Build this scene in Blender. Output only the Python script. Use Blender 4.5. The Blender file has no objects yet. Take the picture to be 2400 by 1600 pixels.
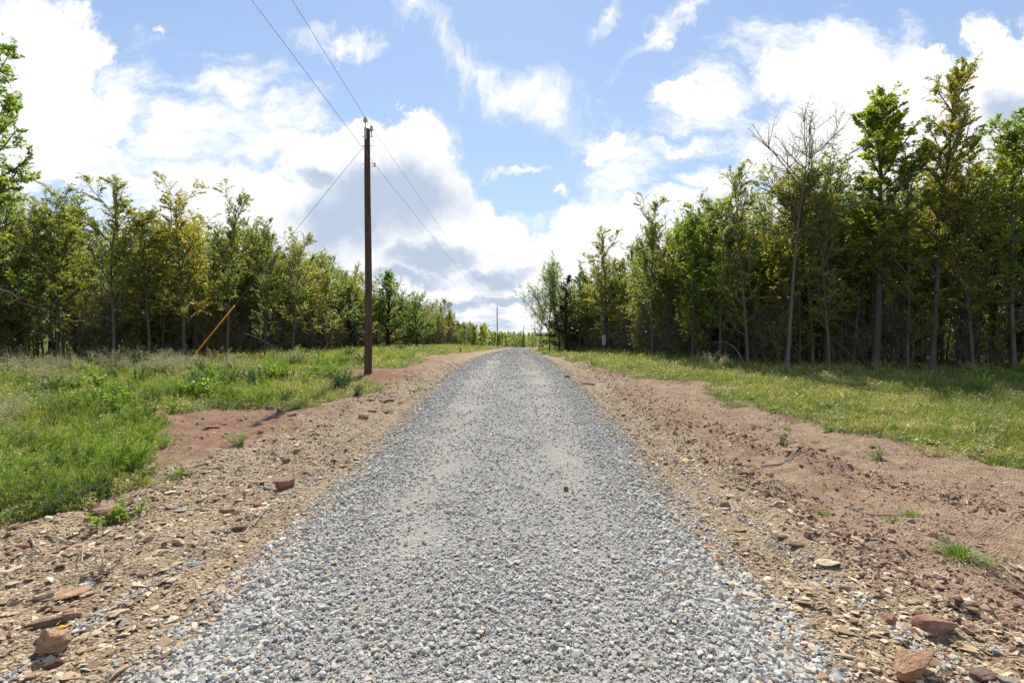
import bpy, bmesh, math, random
import numpy as np
from mathutils import Vector, Matrix

SC = bpy.context.scene
COL = SC.collection
R = math.radians

# ------------------------------------------------------------------ camera
F = 1110.0; CX = 1176.0; HY = 768.0          # focal length and horizon in units of a 2352 wide picture
CAM_Z = 1.6
cd = bpy.data.cameras.new('camera'); cam = bpy.data.objects.new('camera', cd); COL.objects.link(cam)
cam.location = (0, 0, CAM_Z); cam.rotation_euler = (R(90), 0, 0)
cd.sensor_width = 36.0; cd.lens = 36.0 * F / 2352.0; cd.shift_y = -16.0 / 2352.0
cd.clip_start = 0.1; cd.clip_end = 9000
SC.camera = cam
SC.view_settings.view_transform = 'Standard'; SC.view_settings.look = 'None'
EXPOSURE = 0.55
SC.view_settings.exposure = EXPOSURE; SC.view_settings.gamma = 1.0
SC.render.engine = 'CYCLES'
SC.cycles.max_bounces = 8; SC.cycles.diffuse_bounces = 5; SC.cycles.transmission_bounces = 5
SC.cycles.glossy_bounces = 2; SC.cycles.transparent_max_bounces = 4

# ------------------------------------------------------------------ sun
SUN_EL = 50.0; SUN_AZ = -2.0      # degrees to the right of straight ahead (+Y)
sd = bpy.data.lights.new('sun', 'SUN'); sun = bpy.data.objects.new('sun', sd); COL.objects.link(sun)
sd.energy = 4.8; sd.angle = R(0.55); sd.color = (1.0, 0.955, 0.88)
sdir = Vector((math.sin(R(SUN_AZ)) * math.cos(R(SUN_EL)), math.cos(R(SUN_AZ)) * math.cos(R(SUN_EL)), math.sin(R(SUN_EL))))
sun.rotation_euler = (-sdir).to_track_quat('-Z', 'Y').to_euler()
sun.location = (20, 30, 40)

# ------------------------------------------------------------------ node helpers
class NT:
    def __init__(s, tree): s.t = tree; s.n = tree.nodes; s.l = tree.links
    def new(s, typ, **kw):
        n = s.n.new(typ)
        for k, v in kw.items(): setattr(n, k, v)
        return n
    def put(s, sock, v):
        if v is None: return
        if isinstance(v, bpy.types.NodeSocket): s.l.new(v, sock)
        elif isinstance(v, bpy.types.Node): s.l.new(v.outputs[0], sock)
        else:
            try: sock.default_value = v
            except Exception: sock.default_value = tuple(v) + (1.0,)
    def math(s, op, a, b=None, c=None, clamp=False):
        n = s.new('ShaderNodeMath', operation=op); n.use_clamp = clamp
        s.put(n.inputs[0], a); s.put(n.inputs[1], b); s.put(n.inputs[2], c)
        return n.outputs[0]
    def vmath(s, op, a, b=None, scale=None):
        n = s.new('ShaderNodeVectorMath', operation=op)
        s.put(n.inputs[0], a); s.put(n.inputs[1], b)
        if scale is not None: s.put(n.inputs['Scale'], scale)
        return n.outputs['Value'] if op in ('LENGTH', 'DOT_PRODUCT') else n.outputs['Vector']
    def noise(s, vec, scale, detail=4, rough=0.55, color=False, lac=2.0, dist=0.0):
        n = s.new('ShaderNodeTexNoise', noise_dimensions=getattr(s, 'dims', '3D')); s.put(n.inputs['Vector'], vec)
        n.inputs['Scale'].default_value = scale; n.inputs['Detail'].default_value = detail
        n.inputs['Roughness'].default_value = rough; n.inputs['Lacunarity'].default_value = lac
        n.inputs['Distortion'].default_value = dist
        return n.outputs['Color' if color else 0]
    def voronoi(s, vec, scale, feature='F1', out=0, rnd=1.0):
        n = s.new('ShaderNodeTexVoronoi', feature=feature); s.put(n.inputs['Vector'], vec)
        n.inputs['Scale'].default_value = scale; n.inputs['Randomness'].default_value = rnd
        return n.outputs[out]
    def mapr(s, v, a, b, c=0.0, d=1.0, smooth=False):
        n = s.new('ShaderNodeMapRange'); n.interpolation_type = 'SMOOTHSTEP' if smooth else 'LINEAR'
        s.put(n.inputs[0], v)
        for i, x in enumerate((a, b, c, d)): s.put(n.inputs[i + 1], x)
        return n.outputs[0]
    def mapping(s, vec, loc=(0, 0, 0), rot=(0, 0, 0), scale=(1, 1, 1), typ='POINT'):
        n = s.new('ShaderNodeMapping', vector_type=typ); s.put(n.inputs[0], vec)
        n.inputs[1].default_value = loc; n.inputs[2].default_value = rot; n.inputs[3].default_value = scale
        return n.outputs[0]
    def mix(s, f, a, b, typ='MIX'):
        n = s.new('ShaderNodeMix', data_type='RGBA', blend_type=typ)
        s.put(n.inputs[0], f)
        for i, v in ((6, a), (7, b)):
            if isinstance(v, (tuple, list)) and len(v) == 3: v = tuple(v) + (1.0,)
            s.put(n.inputs[i], v)
        return n.outputs[2]
    def ramp(s, f, stops, interp='LINEAR'):
        n = s.new('ShaderNodeValToRGB'); s.put(n.inputs[0], f); cr = n.color_ramp; cr.interpolation = interp
        while len(cr.elements) < len(stops): cr.elements.new(0.5)
        for e, (p, c) in zip(cr.elements, stops): e.position = p; e.color = tuple(c) + (1.0,)
        return n.outputs[0]
    def attr(s, name, out='Fac'):
        n = s.new('ShaderNodeAttribute', attribute_name=name); return n.outputs[out]

def px2uv(px, py): return ((px - CX) / F, (HY - py) / F)

# ------------------------------------------------------------------ world: sky with clouds
def build_world():
    w = bpy.data.worlds.new('World'); SC.world = w; w.use_nodes = True
    T = NT(w.node_tree); T.n.clear(); T.dims = '2D'
    out = T.new('ShaderNodeOutputWorld'); bg = T.new('ShaderNodeBackground'); T.l.new(bg.outputs[0], out.inputs[0])
    sky = T.new('ShaderNodeTexSky', sky_type='NISHITA'); sky.sun_disc = False
    sky.sun_elevation = R(SUN_EL); sky.sun_rotation = R(SUN_AZ)
    sky.air_density = 1.0; sky.dust_density = 0.15; sky.ozone_density = 1.6; sky.altitude = 100
    S = 0.10
    d = T.new('ShaderNodeTexCoord').outputs['Generated']
    sp = T.new('ShaderNodeSeparateXYZ'); T.put(sp.inputs[0], d)
    x, y, z = sp.outputs
    ay = T.math('MAXIMUM', T.math('ABSOLUTE', y), 0.06)
    u = T.math('DIVIDE', x, ay); v = T.math('DIVIDE', z, ay)
    back = T.math('LESS_THAN', y, 0.0)
    cb = T.new('ShaderNodeCombineXYZ'); T.put(cb.inputs[0], u); T.put(cb.inputs[1], v); T.put(cb.inputs[2], T.math('MULTIPLY', back, 3.7))
    P = cb.outputs[0]
    Pf = T.vmath('MULTIPLY', P, (1, 1, 0))
    def warp(scale, amp, detail=5, rough=0.6, off=(0, 0, 0)):
        nz = T.noise(T.vmath('ADD', P, off), scale, detail, rough, color=True)
        return T.vmath('MULTIPLY', T.vmath('SUBTRACT', nz, (0.5, 0.5, 0.5)), (amp, amp, 0))
    def blobs(vec, lst, k=0.12):
        acc = None
        for (px, py, rx, ry, *rest) in lst:
            rot = rest[0] if rest else 0.0
            cu, cv = px2uv(px, py); rx /= F; ry /= F
            vv = vec if acc is None else T.vmath('ADD', vec, T.vmath('SCALE', (1, 1, 0), scale=T.math('MULTIPLY', acc, 1e-7)))  # keeps the shader's stack small
            if rot: m = T.mapping(vv, (cu, cv, 0), (0, 0, R(rot)), (rx, ry, 1), 'TEXTURE')
            else:
                n = T.new('ShaderNodeVectorMath', operation='MULTIPLY_ADD'); T.put(n.inputs[0], vv)
                n.inputs[1].default_value = (1 / rx, 1 / ry, 0); n.inputs[2].default_value = (-cu / rx, -cv / ry, 0); m = n.outputs[0]
            b = T.math('SUBTRACT', 1.0, T.vmath('LENGTH', m))
            acc = b if acc is None else T.math('SMOOTH_MAX', acc, b, k)
        return acc
    # crisp cumulus
    W1 = T.vmath('ADD', warp(4.5, 0.17, 8, 0.62), (0, 0, 0))
    Pc = T.vmath('ADD', Pf, W1)
    cumulus = [(955, 370, 115, 128), (845, 385, 160, 124), (1010, 440, 80, 90), (735, 400, 90, 95), (560, 450, 130, 80), (450, 510, 190, 90), (640, 560, 280, 150),
               (900, 540, 220, 180), (1030, 540, 120, 110), (1095, 620, 170, 125), (900, 700, 400, 110), (1220, 650, 130, 90), (100, 640, 330, 130),
               (1345, 525, 100, 65), (1275, 575, 100, 75), (1430, 520, 90, 60), (1560, 490, 95, 55), (1690, 440, 100, 60), (1450, 650, 360, 140),
               (2340, 190, 150, 160), (2210, 230, 170, 100), (2250, 400, 320, 210), (2080, 180, 150, 75), (1900, 190, 140, 85), (1790, 160, 85, 60),
               (2000, 330, 280, 170), (1800, 330, 110, 110), (1900, 560, 330, 170), (1650, 235, 44, 34), (1560, 205, 40, 24),
               (1400, 300, 50, 26), (1352, 348, 26, 20), (1590, 345, 40, 13), (1250, 431, 14, 9),
               (60, 130, 195, 190), (20, 280, 270, 170)]
    fc = blobs(Pc, cumulus, 0.10)
    nfine = T.noise(P, 13.0, 9, 0.66)
    fc2 = T.math('ADD', fc, T.math('MULTIPLY', T.math('SUBTRACT', nfine, 0.5), 0.95))
    softn = T.mapr(T.noise(T.vmath('ADD', P, (5, 3, 0)), 3.0, 2, .5), .38, .62, .16, .60)
    mc = T.mapr(T.math('ADD', fc2, T.math('MULTIPLY', softn, .18)), -0.01, softn, 0, 1, True)
    # soft mid level cloud and streaky cirrus
    soft = [(520, 215, 130, 80), (620, 300, 210, 110), (430, 310, 200, 120), (290, 230, 130, 110), (160, 350, 240, 150),
            (330, 410, 330, 80), (1430, 390, 130, 100), (1600, 420, 70, 20), (1176, 730, 1700, 80), (1500, 600, 300, 90), (1420, 440, 120, 60), (1620, 225, 130, 85), (1400, 315, 120, 75), (1610, 335, 120, 38), (1250, 432, 28, 18), (1900, 110, 300, 60)]
    wisp = [(1200, 220, 190, 80, -32), (1100, 130, 220, 44, -38), (950, 25, 80, 50, -50), (1385, 30, 80, 30, 38), (1510, 70, 190, 32, 42),
            (1580, 20, 90, 30, 35), (770, 110, 120, 30, 12), (360, 100, 26, 14), (1180, 400, 80, 16, 10), (1300, 470, 160, 30, 25)]
    Ps = T.vmath('ADD', Pf, T.vmath('SCALE', W1, scale=1.3))
    fs = blobs(Ps, soft, 0.15); fw = blobs(Ps, wisp, 0.1)
    st2 = T.noise(T.mapping(T.vmath('ADD', P, T.vmath('SCALE', W1, scale=0.9)), (0, 0, 0), (0, 0, R(52)), (15, 6, 1)), 1.4, 9, 0.66)
    mw = T.mapr(T.math('ADD', fw, T.math('MULTIPLY', T.math('SUBTRACT', st2, 0.5), 1.7)), -0.1, 1.25, 0, 0.95, True)
    st = T.noise(T.mapping(T.vmath('ADD', P, T.vmath('SCALE', W1, scale=0.6)), (0, 0, 0), (0, 0, R(28)), (6, 17, 1)), 1.5, 9, 0.68)
    ms = T.mapr(T.math('ADD', fs, T.math('MULTIPLY', T.math('SUBTRACT', st, 0.5), 1.9)), -0.15, 1.0, 0, 0.97, True)
    ms = T.math('MAXIMUM', ms, mw)
    mask = T.math('SUBTRACT', 1.0, T.math('MULTIPLY', T.math('SUBTRACT', 1.0, mc), T.math('SUBTRACT', 1.0, ms)))
    # shaded bellies
    grey = [(900, 465, 215, 125), (800, 520, 180, 90), (1000, 600, 150, 50), (1150, 640, 100, 34), (940, 645, 130, 26), (1190, 692, 130, 18), (640, 600, 210, 55),
            (1050, 700, 140, 20), (2340, 270, 120, 90), (740, 420, 70, 40)]
    gb = T.mapr(T.math('ADD', blobs(Pc, grey, 0.12), T.math('MULTIPLY', T.math('SUBTRACT', nfine, 0.5), 0.5)), -0.12, 0.70, 0, 1, True)
    n2 = T.noise(T.vmath('ADD', P, (0.018, 0.026, 0)), 13.0, 5, 0.60)
    relief = T.mapr(T.math('SUBTRACT', n2, nfine), -0.04, 0.22, 0, 0.5, True)
    low = T.mapr(v, 0.0, 0.24, 1.0, 0.0)
    streak = T.mapr(T.noise(T.mapping(T.vmath('ADD', P, T.vmath('SCALE', W1, scale=0.25)), (0, 0, 0), (0, 0, 0), (3.2, 17, 1)), 1.5, 7, 0.62), 0.44, 0.68, 0, 1, True)
    lowg = T.math('MULTIPLY', T.math('MULTIPLY', low, streak), 0.9)
    g = T.math('MAXIMUM', T.math('MAXIMUM', T.math('MULTIPLY', gb, 0.95), T.math('MULTIPLY', relief, 0.28)), lowg)
    wv = 1.12 / (2 ** EXPOSURE)
    ccol = T.mix(g, (wv, wv, wv * 1.01), (wv * 0.45, wv * 0.54, wv * 0.69))
    skyc = T.vmath('SCALE', sky.outputs[0], scale=S)
    # a touch of thin veil so the blue is the pale blue of a bright day
    skyc = T.vmath('MULTIPLY', skyc, (0.86, 0.98, 1.06))
    skyc = T.mix(T.mapr(v, 0.0, 0.9, 0.60, 0.24), skyc, (wv * 0.58, wv * 0.69, wv * 0.84))
    final = T.mix(mask, skyc, ccol)
    final = T.mix(T.mapr(z, -0.05, 0.0, 0, 1), (0.12, 0.11, 0.09), final)
    T.put(bg.inputs[0], final); bg.inputs[1].default_value = 1.0
    w.cycles.sampling_method = 'MANUAL'; w.cycles.sample_map_resolution = 512
build_world()

# ------------------------------------------------------------------ numpy noise and terrain
def _hash(ix, iy, seed):
    h = (ix.astype(np.int64) * 374761393 + iy.astype(np.int64) * 668265263 + seed * 974634777) & 0xffffffff
    h = ((h ^ (h >> 13)) * 1274126177) & 0xffffffff
    return ((h ^ (h >> 16)) & 0xffff) / 65535.0
def vnoise(x, y, seed=0):
    ix = np.floor(x); iy = np.floor(y); fx = x - ix; fy = y - iy
    fx = fx * fx * (3 - 2 * fx); fy = fy * fy * (3 - 2 * fy)
    a = _hash(ix, iy, seed); b = _hash(ix + 1, iy, seed); c = _hash(ix, iy + 1, seed); d = _hash(ix + 1, iy + 1, seed)
    return (a * (1 - fx) + b * fx) * (1 - fy) + (c * (1 - fx) + d * fx) * fy - 0.5
def fbm(x, y, s, octs=4, seed=0, gain=0.5):
    x = np.asarray(x, float) * s; y = np.asarray(y, float) * s; r = 0; a = 1.0
    for i in range(octs):
        r = r + a * vnoise(x + 17.3 * i, y - 9.1 * i, seed + i); x = x * 2.03; y = y * 2.03; a *= gain
    return r
def sstep(a, b, x):
    t = np.clip((np.asarray(x, float) - a) / (b - a), 0, 1); return t * t * (3 - 2 * t)

PY = [-60, 0, 6, 10, 14, 20, 26, 44, 60, 100, 167, 230, 400, 900, 2500, 8000]
PZ = [0, 0, 0, .20, .40, .45, .38, -.05, -.35, -1.1, -3.2, -5.5, -8.0, -9.0, -9.0, -9.0]
def prof(y):
    y = np.asarray(y, float); return (np.interp(y - 1, PY, PZ) + np.interp(y, PY, PZ) + np.interp(y + 1.0, PY, PZ)) / 3
def road_cx(y): return np.interp(y, [-60, 0, 44, 60, 100, 150, 230, 400, 3000], [-.13, -.13, -.02, .5, 3.2, 8.5, 16, 25, 25])
def rw(y): return np.interp(y, [3.0, 8.0], [1.63, 1.82])
LB = ([-60, 1.5, 2.6, 3.5, 4.0, 4.25, 4.9, 6, 6.6, 7.3, 8.3, 9.0, 9.5, 11.3, 12.6, 14.2, 15.6, 16.6, 20.6, 29, 50, 100, 400], [-6, -6, -5.6, -5.2, -4.7, -3.7, -3.6, -4.5, -5.0, -5.8, -5.9, -5.2, -3.8, -3.2, -3.1, -4.5, -4.6, -3.6, -4.0, -4.5, -3.6, 0, 20])
RB = ([-60, 2, 5.8, 6.4, 7.2, 7.7, 8.3, 9, 11, 12.5, 13.3, 15.8, 23, 44, 60, 100, 400], [7.5, 7.3, 6.1, 5.9, 5.6, 5.0, 4.8, 4.6, 4.7, 4.7, 3.5, 2.9, 2.55, 2.4, 3.0, 6.0, 32])
def grassiness(x, y):
    """>0 inside the grass, in metres from its edge"""
    x = np.asarray(x, float); y = np.asarray(y, float)
    n = fbm(x, y, 1.1, 4, 5) * 1.1 + fbm(x, y, 4, 3, 8) * 0.45
    l = np.interp(y, *LB) - x; r = x - np.interp(y, *RB)
    return np.where(x < road_cx(y), l, r) + n - 1.6 * np.exp(-((x + 4.45) ** 2 + (y - 15.1) ** 2) / .8)
def base_h(x, y):
    x = np.asarray(x, float); y = np.asarray(y, float)
    c = road_cx(y); dx = x - c
    z = prof(y)
    z = z + 0.16 * sstep(-3.0, -8.0, dx) + 0.28 * sstep(-3.0, -9.0, dx) * sstep(26, 50, y)
    z = z + 0.02 * fbm(x, y, 0.5, 3, 1) * sstep(2.0, 4.0, np.abs(dx)) * 4
    return z
def ridge(x, y, pts, w, h):
    r = 0
    ys = [p[1] for p in pts]; xs = [p[0] for p in pts]
    cx = np.interp(y, ys, xs); inside = sstep(ys[0] - .3, ys[0] + .3, y) * (1 - sstep(ys[-1] - .4, ys[-1] + .4, y))
    return h * np.exp(-((x - cx) / w) ** 2) * inside
def height(x, y):
    x = np.asarray(x, float); y = np.asarray(y, float)
    z = base_h(x, y); c = road_cx(y); dx = x - c; ad = np.abs(dx)
    off = sstep(rw(y) - .2, rw(y) + .35, ad)
    fine = 1 - sstep(25, 60, y)
    z = z + off * fine * (fbm(x, y, 2.4, 5, 11, 0.58) * 0.07 + fbm(x, y, 13, 3, 21) * 0.024)
    z = z - 0.03 * off * (1 - sstep(rw(y) + .3, rw(y) + 1.2, ad))
    lump = 0.5 + fbm(x, y, 2.2, 3, 31) * 1.6
    z = z + ridge(x, y, [(2.75, 1.5), (2.6, 4), (2.55, 7.5), (2.6, 12)], .26, .085) * np.clip(lump, 0, 1.5)
    z = z + ridge(x, y, [(4.6, 3.2), (4.2, 4.6), (3.5, 6.5), (3.1, 8.0)], .20, .10) * np.clip(lump, 0, 1.5)
    z = z + ridge(x, y, [(-4.2, 1.0), (-3.7, 4), (-3.2, 7), (-2.9, 14), (-3.0, 22)], .3, .06) * np.clip(lump, 0, 1.5)
    z = z - ridge(x, y, [(3.75, 1.5), (3.3, 4.5), (3.0, 9)], .22, .04)
    z = z - ridge(x, y, [(5.6, 2.5), (5.0, 4.5), (4.2, 7.0), (3.8, 11)], .20, .045) + ridge(x, y, [(5.25, 2.5), (4.7, 4.5), (3.95, 7.0), (3.55, 11)], .12, .035) * np.clip(lump, 0, 1.5)
    return z
def hgt(x, y): return float(height(np.array([x]), np.array([y]))[0])
def at(px, py, lift=0.0):
    """ground point seen at a place of the photograph"""
    u, v = px2uv(px, py)
    ys = np.concatenate([np.arange(1.2, 30, 0.02), np.arange(30, 400, 0.5)])
    zz = base_h(u * ys, ys); ray = CAM_Z + v * ys
    i = int(np.argmax(ray <= zz))
    if ray[i] > zz[i]: i = len(ys) - 1
    return float(u * ys[i]), float(ys[i])

# ------------------------------------------------------------------ mesh helpers
def np_mesh(name, V, faces, attrs=None, smooth=False):
    """faces: list of (m,k) integer arrays; attrs: {name: per-face floats in the order of faces}"""
    me = bpy.data.meshes.new(name)
    V = np.asarray(V, np.float32); me.vertices.add(len(V)); me.vertices.foreach_set('co', V.ravel())
    tot = sum(f.size for f in faces); nf = sum(len(f) for f in faces)
    me.loops.add(tot); me.polygons.add(nf)
    me.loops.foreach_set('vertex_index', np.concatenate([f.ravel() for f in faces]).astype(np.int32))
    ks = np.concatenate([np.full(len(f), f.shape[1]) for f in faces]).astype(np.int32)
    st = np.concatenate([[0], np.cumsum(ks)[:-1]]).astype(np.int32)
    me.polygons.foreach_set('loop_start', st)
    me.polygons.foreach_set('use_smooth', np.full(nf, smooth))
    for k, a in (attrs or {}).items():
        dom = 'FACE' if len(a) == nf else 'POINT'
        at_ = me.attributes.new(k, 'FLOAT', dom); at_.data.foreach_set('value', np.asarray(a, np.float32))
    me.update(calc_edges=True)
    return me
def link(name, me, mat=None, parent=None, **props):
    o = bpy.data.objects.new(name, me); COL.objects.link(o)
    if mat is not None and me is not None and len(me.materials) == 0: me.materials.append(mat)
    if parent is not None: o.parent = parent
    for k, v in props.items(): o[k] = v
    return o
def empty(name, loc=(0, 0, 0), **props):
    o = bpy.data.objects.new(name, None); COL.objects.link(o); o.location = loc; o.empty_display_size = 0.2
    for k, v in props.items(): o[k] = v
    return o
def copy_tree(o, parent=None):
    c = o.copy(); COL.objects.link(c); c.parent = parent
    for ch in list(o.children): copy_tree(ch, c)
    return c

class Tubes:
    def __init__(s): s.V = []; s.Fq = []; s.n = 0
    def add(s, pts, rad, sides=6, cap=True):
        pts = np.asarray(pts, float); rad = np.asarray(rad, float); k = len(pts)
        t = np.gradient(pts, axis=0); t /= np.linalg.norm(t, axis=1)[:, None] + 1e-9
        ref = np.array([0, 0, 1.0]) if abs(t[0, 2]) < 0.8 else np.array([1.0, 0, 0])
        a = np.cross(t, ref); a /= np.linalg.norm(a, axis=1)[:, None] + 1e-9; b = np.cross(t, a)
        ang = np.linspace(0, 2 * np.pi, sides, endpoint=False)
        ring = pts[:, None, :] + rad[:, None, None] * (np.cos(ang)[None, :, None] * a[:, None, :] + np.sin(ang)[None, :, None] * b[:, None, :])
        s.V.append(ring.reshape(-1, 3))
        i = np.arange(k - 1)[:, None] * sides; j = np.arange(sides)[None, :]; j2 = (j + 1) % sides
        q = np.stack([i + j, i + j2, i + sides + j2, i + sides + j], -1).reshape(-1, 4) + s.n
        s.Fq.append(q)
        s.n += k * sides
        if cap:
            for e in (0, k - 1):
                s.V.append(pts[e][None]); c = s.n; s.n += 1
                r0 = s.n - 1 - (0 if e == 0 else 0)
                base = q.min() + e * sides
                jj = np.arange(sides)
                s.Fq.append(np.stack([base + jj, base + (jj + 1) % sides, np.full(sides, c), np.full(sides, c)], -1)[:, :3])
    def mesh(s, name, smooth=True):
        q = [f for f in s.Fq if f.shape[1] == 4]; t = [f for f in s.Fq if f.shape[1] == 3]
        fs = [np.concatenate(q)] + ([np.concatenate(t)] if t else [])
        return np_mesh(name, np.concatenate(s.V), fs, smooth=smooth)

# ------------------------------------------------------------------ materials
def material(name):
    m = bpy.data.materials.new(name); m.use_nodes = True; T = NT(m.node_tree)
    b = next(n for n in T.n if n.type == 'BSDF_PRINCIPLED'); T.bsdf = b; T.out = next(n for n in T.n if n.type == 'OUTPUT_MATERIAL')
    b.inputs['Specular IOR Level'].default_value = 0.3
    return m, T
def finish(T, color=None, rough=0.85, bump=None, strength=0.5, dist=0.01, spec=None, metal=None):
    b = T.bsdf
    if color is not None: T.put(b.inputs['Base Color'], color if not (isinstance(color, tuple) and len(color) == 3) else color + (1.0,))
    T.put(b.inputs['Roughness'], rough)
    if spec is not None: b.inputs['Specular IOR Level'].default_value = spec
    if metal is not None: b.inputs['Metallic'].default_value = metal
    if bump is not None:
        n = T.new('ShaderNodeBump'); n.inputs['Strength'].default_value = strength; n.inputs['Distance'].default_value = dist
        T.put(n.inputs['Height'], bump); T.l.new(n.outputs[0], b.inputs['Normal'])

def leaf_mat(name, stops, trans=0.42, tint=(1.65, 1.6, 0.6), rough=0.36, spec=0.55, objvar=0.18, attr=True):
    m, T = material(name)
    r = T.attr('rnd')
    oi = T.new('ShaderNodeObjectInfo').outputs['Random']
    f = T.math('ADD', r, T.math('MULTIPLY', T.math('SUBTRACT', oi, 0.5), objvar), clamp=True)
    c = T.ramp(f, stops)
    finish(T, c, rough, spec=spec)
    tr = T.new('ShaderNodeBsdfTranslucent')
    tc = T.vmath('MULTIPLY', c, tint); T.put(tr.inputs[0], tc)
    mx = T.new('ShaderNodeMixShader'); mx.inputs[0].default_value = trans
    T.l.new(T.bsdf.outputs[0], mx.inputs[1]); T.l.new(tr.outputs[0], mx.inputs[2]); T.l.new(mx.outputs[0], T.out.inputs[0])
    return m
M = {}
M['elm'] = leaf_mat('elm_leaf', [(0, (.125, .165, .055)), (.45, (.215, .26, .07)), (.72, (.32, .33, .085)), (.9, (.44, .37, .07)), (1, (.42, .26, .07))], trans=.56)
M['broad'] = leaf_mat('broad_leaf', [(0, (.085, .17, .03)), (.5, (.16, .26, .04)), (.8, (.30, .34, .045)), (1, (.48, .42, .05))], trans=.55)
M['cedar'] = leaf_mat('cedar_needle', [(0, (.018, .04, .016)), (1, (.05, .085, .03))], trans=.15)
M['dry'] = leaf_mat('dry_leaf', [(0, (.10, .075, .03)), (.6, (.20, .15, .05)), (1, (.30, .15, .06))], trans=.35)
M['grass'] = leaf_mat('grass_blade', [(0, (.10, .155, .035)), (.35, (.215, .265, .045)), (.62, (.36, .38, .08)), (.82, (.47, .42, .19)), (1, (.58, .49, .30))], trans=.42, tint=(1.15, 1.15, .55), rough=.5, objvar=0)
M['weed'] = leaf_mat('feathery_weed', [(0, (.09, .18, .03)), (.6, (.22, .33, .045)), (1, (.38, .46, .09))], trans=.45, tint=(1.1, 1.15, .5), rough=.5, objvar=.3)
M['pale'] = leaf_mat('seed_head', [(0, (.22, .24, .09)), (.5, (.38, .36, .17)), (1, (.58, .52, .34))], trans=.35, tint=(1.05, 1, .8), rough=.7, objvar=.2)
M['darkweed'] = leaf_mat('dark_weed', [(0, (.035, .08, .03)), (1, (.10, .17, .06))], trans=.35, rough=.55, objvar=.2)

def bark_mat(name, a, b, scale=9):
    m, T = material(name)
    g = T.new('ShaderNodeTexCoord').outputs['Object']
    n = T.noise(T.mapping(g, scale=(1, 1, .18)), scale * 2.2, 5, .65)
    n2 = T.noise(g, 1.1, 3, .6)
    oi = T.new('ShaderNodeObjectInfo').outputs['Random']
    c = T.mix(T.math('MULTIPLY', T.math('ADD', n, n2), .5, clamp=True), a, b)
    c = T.mix(T.math('MULTIPLY', oi, .55), c, tuple(x * .45 for x in a))
    finish(T, c, .9, n, .6, .02)
    return m
M['bark'] = bark_mat('grey_bark', (.07, .062, .054), (.20, .18, .155))
M['barkdark'] = bark_mat('dark_bark', (.022, .02, .018), (.08, .07, .06))
M['dead'] = bark_mat('dead_wood', (.13, .112, .095), (.30, .27, .235))
M['twig'] = bark_mat('weathered_twig', (.30, .22, .15), (.58, .47, .36))

def ground_mat():
    m, T = material('earth')
    P = T.new('ShaderNodeNewGeometry').outputs['Position']
    gr = T.attr('grassy'); sh = T.attr('shaly'); red = T.attr('reddish')
    n1 = T.noise(P, 1.3, 6, .6); n2 = T.noise(P, 9, 6, .65); n3 = T.noise(P, 60, 4, .7); n0 = T.noise(P, .35, 3, .5)
    chips = T.voronoi(T.mapping(P, scale=(1, 1.5, 1)), 46, out='Color'); chips2 = T.voronoi(P, 95, out='Color')
    cval = T.new('ShaderNodeSeparateColor'); T.put(cval.inputs[0], chips)
    cval2 = T.new('ShaderNodeSeparateColor'); T.put(cval2.inputs[0], chips2)
    dirt = T.ramp(n2, [(.25, (.17, .10, .058)), (.5, (.325, .208, .125)), (.75, (.47, .335, .215))])
    dirt = T.mix(T.mapr(n1, .35, .7, 0, .7), dirt, (.43, .305, .205))
    dirt = T.mix(T.math('MULTIPLY', red, T.mapr(n2, .3, .6)), dirt, (.25, .085, .045))
    shale = T.ramp(cval.outputs[0], [(0, (.16, .10, .06)), (.3, (.30, .21, .12)), (.6, (.40, .30, .18)), (.85, (.50, .40, .26)), (1, (.60, .51, .38))])
    shale = T.mix(T.mapr(cval2.outputs[1], .4, .9, 0, .6), shale, (.40, .30, .18))
    d = T.mix(T.mapr(T.math('ADD', sh, T.math('MULTIPLY', T.math('SUBTRACT', n2, .5), .9)), .35, .6), dirt, shale)
    # scattered pale chips in the dirt
    sp = T.math('MULTIPLY', T.math('GREATER_THAN', cval2.outputs[0], .86), T.mapr(n2, .4, .6))
    d = T.mix(T.math('MULTIPLY', sp, .6), d, (.55, .44, .32))
    d = T.mix(T.mapr(T.noise(P, 2.6, 5, .65), .5, .72, 0, .55), d, T.mix(.5, d, (.16, .09, .055)))
    d = T.mix(T.mapr(n3, .3, .75, .0, .5), d, T.mix(.5, d, (.12, .075, .05)))
    soil = T.ramp(n2, [(.3, (.10, .085, .035)), (.6, (.17, .155, .055)), (.8, (.25, .20, .10))])
    soil = T.mix(T.mapr(n1, .3, .7, 0, .6), soil, (.11, .14, .03))
    far = T.ramp(T.noise(P, .06, 6, .65), [(.3, (.05, .08, .02)), (.7, (.10, .13, .03))])
    sy = T.new('ShaderNodeSeparateXYZ'); T.put(sy.inputs[0], P)
    soil = T.mix(T.mapr(sy.outputs[1], 60, 160), soil, far)
    g = T.mapr(T.math('ADD', gr, T.math('MULTIPLY', T.math('SUBTRACT', n2, .5), 1.0)), .3, .75)
    c = T.mix(g, d, soil)
    dist = T.voronoi(T.mapping(P, scale=(1, 1.5, 1)), 46, out=0)
    h = T.math('ADD', T.math('MULTIPLY', n3, .5), T.math('MULTIPLY', T.math('SUBTRACT', 1, dist), .5))
    h = T.math('ADD', h, T.math('MULTIPLY', n2, 1.2))
    finish(T, c, .93, h, 1.0, .035, spec=.12)
    return m
M['ground'] = ground_mat()
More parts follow.
